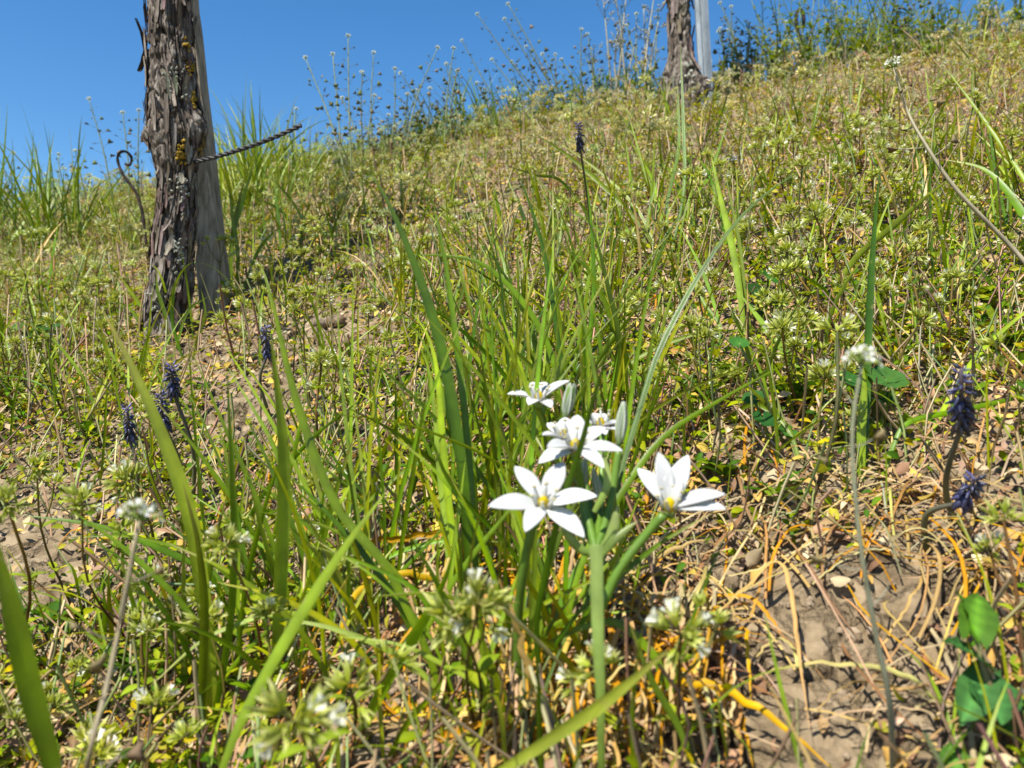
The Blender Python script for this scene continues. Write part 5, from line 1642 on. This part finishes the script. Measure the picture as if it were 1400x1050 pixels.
for lod, sel_ in ((1, cy[rest] < .68), (2, cy[rest] >= .68)):
    FULL = [chick_full(p_, lod).arr() for p_ in PLANS]
    rr_ = rest[sel_]
    which = r3.integers(0, 24, len(rr_))
    for k in range(24):
        q = rr_[which == k]
        sp_ = r3.random(len(q)) * 6.28; sc = r3.uniform(.5, 1.0, len(q)) + .35 * (r3.random(len(q)) < .2)
        Ms = np.zeros((len(q), 3, 3)); Ms[:, 0, 0] = np.cos(sp_); Ms[:, 0, 1] = -np.sin(sp_); Ms[:, 1, 0] = np.sin(sp_); Ms[:, 1, 1] = np.cos(sp_); Ms[:, 2, 2] = 1
        Ms *= sc[:, None, None]
        tn = np.clip(1 + r3.normal(0, .14, (len(q), 1)) + r3.normal(0, .06, (len(q), 3)), .5, 1.5)
        # sun-dried heads on the right half of the slope
        dryv = np.clip(fbm(cx[q] * 2.2 + 7, cy[q] * 2.2, 81, 2) * 1.6 - .3 + .25 * cx[q], 0, 1)[:, None]
        tn = tn * (1 + dryv * np.array([[.06, -.12, .12]])) * np.array([[1.0, .99, 1.0]])
        mass.stamp(FULL[k], Ms, np.stack([cx[q], cy[q], cz[q]], 1), tn)
tag(mass.build('chickweed_cover', 'herb'), 'dense mass of pale chickweed covering the slope', None, None, 'stuff')
print('chickweed', len(ind), len(rest))

# ================================================================== LEAFY SPROUTS between the chickweed
r5 = np.random.default_rng(555)
def sprout(lo):
    H = r5.uniform(.03, .07); gq = Geo()
    for s_ in range(int(r5.integers(1, 4))):
        tp = np.array([r5.normal(0, .35) * H, r5.normal(0, .35) * H, H * r5.uniform(.6, 1.1)])
        p = cr([(0, 0, -.004), tp * .5 + np.append(r5.normal(0, .004, 2), 0), tp], 5)
        gq.tube(p, np.linspace(.0008, .0004, 5), 3, (.2, .18, .06), (.25, .3, .07), False)
        col = jit(((.20, .29, .04), (.30, .34, .05), (.12, .21, .03), (.36, .33, .08))[int(r5.integers(4))], .2, r5)
        for i in range(12):
            f = (i + .5) / 12; a = i * 1.57 + r5.normal(0, .3)
            pos = p[0] + (p[-1] - p[0]) * f
            pos = np.array([np.interp(f, np.linspace(0, 1, 5), p[:, k_]) for k_ in range(3)])
            gq.stamp(LEAF_X if lo else LEAF_LO, leafM([math.cos(a), math.sin(a), r5.uniform(.1, 1.0)], r5.uniform(.006, .013) * (1.1 - .5 * f)), pos, col * r5.uniform(.8, 1.25))
    return gq
SPR = [sprout(False) for _ in range(10)]; SPRX = [sprout(True).arr() for _ in range(12)]
SPRM = [g_.mesh('leafy_sprout', 'herb') for g_ in SPR]
sx_, sy_ = r5.uniform(-2.7, 2.7, 9000), r5.uniform(.25, 3.2, 9000)
pr = (np.abs(sx_) < .72 * sy_ + .25) * (1 - bare(sx_, sy_)) * (1 - hole(sx_, sy_)) * np.clip((fbm(sx_ * 3 + 40, sy_ * 3 + 9, 95, 2) - .3) * 3.5, .04, 1)
k_ = r5.random(9000) < pr; sx_, sy_ = sx_[k_], sy_[k_]
u_, v_ = pix(sx_, sy_, gz(sx_, sy_))
k_ = ~((u_ > 380) & (u_ < 1020) & (v_ > 700)); sx_, sy_ = sx_[k_], sy_[k_]
od = np.argsort(sy_)
for q in od[:200]:
    o = link('leafy_sprout', SPRM[int(r5.integers(10))], None)
    a = r5.random() * 6.28; sc = r5.uniform(.7, 1.2)
    setm(o, np.array([[math.cos(a), -math.sin(a), 0], [math.sin(a), math.cos(a), 0], [0, 0, 1]]) * sc, (sx_[q], sy_[q], gz(sx_[q], sy_[q])))
    wh_ = 'right of the star flowers' if sx_[q] > .05 else 'left of the star flowers'
    tag(o, 'small leafy sprout without flowers between the chickweed %s' % wh_, 'weed', 'leafy sprouts %s' % wh_)
gq = Geo(); rest5 = od[200:]; wq = r5.integers(0, 12, len(rest5))
for k in range(12):
    q = rest5[wq == k]; a = r5.random(len(q)) * 6.28; sc = r5.uniform(.7, 1.3, len(q))
    Ms = np.zeros((len(q), 3, 3)); Ms[:, 0, 0] = np.cos(a); Ms[:, 0, 1] = -np.sin(a); Ms[:, 1, 0] = np.sin(a); Ms[:, 1, 1] = np.cos(a); Ms[:, 2, 2] = 1
    gq.stamp(SPRX[k], Ms * sc[:, None, None], np.stack([sx_[q], sy_[q], gz(sx_[q], sy_[q])], 1))
tag(gq.build('leafy_sprouts', 'herb'), 'mass of small leafy sprouts up the slope', None, None, 'stuff')

# ================================================================== LOW GREEN COVER, LITTER, FINE STRAW, CRUMBS
def scatter(N, seed, ymin=.14, ymax=3.3, f=None, hk=.93):
    rg = np.random.default_rng(seed)
    # denser towards the near ground, where the pieces show
    y_ = ymin * (ymax / ymin) ** (rg.random(N) ** .85)
    x_ = rg.uniform(-1, 1, N) * (.88 * y_ + .25)
    if f is not None:
        k_ = rg.random(N) < f(x_, y_) * (1 - hk * np.clip(hole(x_, y_) * 1.3, 0, 1))
        x_, y_ = x_[k_], y_[k_]
    return x_, y_, rg


def rand_frames(n, rg, flat=.6, scale=None):
    """random leaf frames, mostly lying flat on the slope"""
    nrm_ = np.array([-.2, -.42, .9])[None] + rg.normal(0, flat, (n, 3))
    nrm_ = nrm(nrm_)
    d = nrm(np.cross(nrm_, rg.normal(0, 1, (n, 3))))
    s_ = np.cross(nrm_, d)
    M = np.stack([d, s_, nrm_], 2)
    return M * np.asarray(scale)[:, None, None]


def foot(a, b_):
    u_, v_ = pix(a, b_, base_z(a, b_))
    return 1 - .9 * np.clip((v_ - 740) / 70, 0, 1) * np.clip((u_ - 360) / 80, 0, 1) * np.clip((1420 - u_) / 60, 0, 1)


# little creeping leaves
LCOL = np.array([(.21, .27, .030), (.28, .31, .035), (.11, .18, .025), (.38, .35, .075), (.065, .135, .022), (.44, .35, .06)])
x_, y_, rg = scatter(150000, 301, f=lambda a, b_: np.clip(1 - 1.15 * bare(a, b_), .01, 1) ** 1.3 * np.clip((fbm(a * 7 + 11, b_ * 7 + 3, 41, 2) - .17) * 2.6, .10, 1) * foot(a, b_))
n = len(x_)
sc = rg.uniform(.004, .009, n) * (1 + .22 * np.minimum(y_, 2))
M = rand_frames(n, rg, .55, sc)
tint = LCOL[rg.choice(6, n, p=[.30, .24, .17, .14, .12, .03])] * (1 + rg.normal(0, .15, (n, 1)))
sun = np.clip((y_ - .6) * 1.2, 0, 1) * np.clip(fbm(x_ * 3 + 5, y_ * 3, 91, 2) * 2.4 - .45 + .25 * x_, 0, 1)
tint = tint * (1 - sun[:, None] * .5) + np.array([[.52, .37, .15]]) * sun[:, None] * .5
pos = np.stack([x_, y_, gz(x_, y_) + rg.random(n) ** 1.5 * .026], 1)
gq = Geo()
nr = y_ < .5
gq.stamp(LEAF_LO, M[nr], pos[nr], tint[nr]); gq.stamp(LEAF_X, M[~nr], pos[~nr], tint[~nr])
print('creeping', nr.sum(), (~nr).sum())
tag(gq.build('creeping_leaves', 'herb'), 'low creeping small green leaves between the chickweed', None, None, 'stuff')

# litter: dead leaves, tan, orange, pinkish brown
DCOL = np.array([(.50, .33, .16), (.58, .34, .10), (.62, .44, .10), (.42, .25, .15), (.26, .15, .09), (.60, .47, .29), (.48, .31, .21)])
DEAD = []
for k in range(4):
    gq = leaf_geo(5, (.45, .6, .35, .5)[k], (.3, -.25, .4, .2)[k], (.6, -.3, .2, .9)[k], 'ovate'); DEAD.append(gq.arr())
x_, y_, rg = scatter(76000, 302, f=lambda a, b_: np.clip(.45 + (fbm(a * 9, b_ * 9, 51, 2) - .3) * 2.0, .12, 1) * (1 - .93 * bare(a, b_)))
n = len(x_)
gq = Geo(); w_ = np.where(y_ < .5, rg.integers(0, 4, n), 4)
for k in range(5):
    s_ = w_ == k; m = s_.sum()
    M = rand_frames(m, rg, .5, rg.uniform(.004, .010, m) * (1 + .3 * np.minimum(y_[s_], 2)))
    gq.stamp(DEAD[k] if k < 4 else LEAF_X, M, np.stack([x_[s_], y_[s_], gz(x_[s_], y_[s_]) + .001 + rg.random(m) ** 2 * .014], 1), DCOL[rg.choice(7, m, p=[.2, .13, .15, .14, .08, .2, .1])] * (1 + rg.normal(0, .2, (m, 1))))
tag(gq.build('leaf_litter', 'litter'), 'dead tan and orange leaf litter over the soil', None, None, 'stuff')
# the near fallen leaves, one by one
DM = [arr_mesh('fallen_leaf', DEAD[k % 4], 'litter', DCOL[k % 7]) for k in range(14)]
r4 = np.random.default_rng(303)
k = 0
while k < 240:
    px_, py_ = r4.uniform(0, 1400), r4.uniform(640, 1045)
    c = hit(px_, py_)
    if r4.random() < .55 * bare(c[0], c[1]) or r4.random() < hole(c[0], c[1]): continue
    M = rand_frames(1, r4, .45, [r4.uniform(.007, .013)])[0]
    ci = int(r4.integers(14)); cw = ('tan', 'orange', 'yellow', 'reddish brown', 'dark brown', 'pale straw', 'pinkish brown')[ci % 7]
    where = 'beside the cracked bare soil' if px_ > 980 else ('around the star flower stems' if px_ > 560 else 'below the chickweed at the left')
    o = link('fallen_leaf', DM[ci], None); setm(o, M, c + [0, 0, .003])
    tag(o, 'small curled %s dead leaf lying %s' % (cw, where), 'fallen leaf', '%s fallen leaves %s' % (cw, where)); k += 1

# fine straw tangle
x_, y_, rg = scatter(14000, 304, ymax=3.0, f=lambda a, b_: np.clip(.5 + .5 * bare(a, b_), 0, 1) * np.clip(.2 + (fbm(a * 8 + 4, b_ * 8, 61, 2) - .25) * 2.2 + .5 * (a > .1), .1, 1))
gq = Geo()
for a, b_ in zip(x_, y_):
    p = straw_path(a, b_, rg.uniform(.02, .075), rg, 6, .016)
    gq.ribbon(p, rg.uniform(.0005, .0013) * (1 + .5 * min(b_, 2)), np.cross(tang(p), [0, 0, 1.0]), jit(SC[int(rg.integers(6))], .2, rg), .35)
tag(gq.build('straw_tangle', 'dry'), 'fine tangled dry straw on the slope', None, None, 'stuff')

# thin dead upright stems among the plants
x_, y_, rg = scatter(7500, 305, f=lambda a, b_: np.clip(1 - bare(a, b_), .1, 1))
gq = Geo()
for a, b_ in zip(x_, y_):
    z0 = gz(a, b_); h_ = rg.uniform(.02, .06) * (1.6 if b_ > .7 and rg.random() < .4 else 1); e_ = np.array([a + rg.normal(0, .02), b_ + rg.normal(0, .02), z0 + h_])
    gq.tube(cr([(a, b_, z0 - .004), np.array([a, b_, z0]) * .5 + e_ * .5 + rg.normal(0, .003, 3), e_], 5), rg.uniform(.0004, .0008) * (1 + .4 * min(b_, 2)), 3, jit([(.42, .28, .15), (.2, .12, .07), (.5, .4, .22), (.25, .27, .1)][int(rg.integers(4))], .2, rg), None, False)
tag(gq.build('dead_stems', 'stem'), 'thin dead upright stems among the chickweed', None, None, 'stuff')

# fine green grass through the cover
x_, y_, rg = scatter(11000, 306, f=lambda a, b_: np.clip(1 - 1.1 * bare(a, b_), .0, 1) * np.clip((fbm(a * 4 + 14, b_ * 4 + 8, 71, 2) - .25) * 2.6, .05, 1))
n = len(x_); gq = Geo(); w_ = rg.integers(0, 6, n)
GC = np.array([GREEN, LIGHT, DARK, YGREEN, STRAW])
for k in range(6):
    s_ = np.where(w_ == k)[0]; m = len(s_)
    a = rg.random(m) * 6.28; tl = np.abs(rg.normal(0, .4, m)); h_ = rg.uniform(.03, .09, m) * np.where(y_[s_] > .6, 1.5, 1)
    d = np.stack([np.cos(a) * np.sin(tl), np.sin(a) * np.sin(tl), np.cos(tl)], 1); xd = np.stack([np.cos(a) * np.cos(tl), np.sin(a) * np.cos(tl), -np.sin(tl)], 1)
    M = np.stack([xd * h_[:, None], np.cross(d, xd) * h_[:, None] * .8, d * h_[:, None]], 2)
    gq.stamp(UB[k], M, np.stack([x_[s_], y_[s_], gz(x_[s_], y_[s_]) - .004], 1), GC[rg.choice(5, m, p=[.3, .25, .15, .2, .1])])
tag(gq.build('fine_grass', 'blade'), 'fine short grass growing through the cover', None, None, 'stuff')

# crumbs and small stones of the soil
ico = []
for k in range(3):
    m = 8; th = np.linspace(0, np.pi, 5)
    rr_ = np.random.default_rng(400 + k)
    gq = Geo(); p = np.stack([np.zeros(5), np.zeros(5), -np.cos(th) * .45], 1)
    gq.tube(p, np.maximum(np.sin(th), .05) * .6, 7); gq.v[0] = gq.v[0] * (1 + rr_.normal(0, .16, gq.v[0].shape)); ico.append(gq.arr())
x_, y_, rg = scatter(9000, 307, ymax=2.0, hk=0, f=lambda a, b_: np.clip(.15 + bare(a, b_), 0, 1))
n = len(x_); gq = Geo(); w_ = rg.integers(0, 3, n)
for k in range(3):
    s_ = w_ == k; m = s_.sum()
    sc = rg.uniform(.0009, .0032, m) * np.where(rg.random(m) < .04, 2.2, 1) * (1 + .8 * np.minimum(y_[s_], 1.5))
    gq.stamp(ico[k], rand_frames(m, rg, .8, sc), np.stack([x_[s_], y_[s_], gz(x_[s_], y_[s_]) + sc * .15], 1), (1 + rg.normal(0, .18, (m, 1))) * np.ones((1, 3)))
tag(gq.build('soil_crumbs', 'stone', smooth=False), 'loose crumbs and pebbles of dry soil', None, None, 'stuff')
print('objects', len(bpy.data.objects), 'tris', sum(len(m.loops) - 2 * len(m.polygons) for m in bpy.data.meshes))
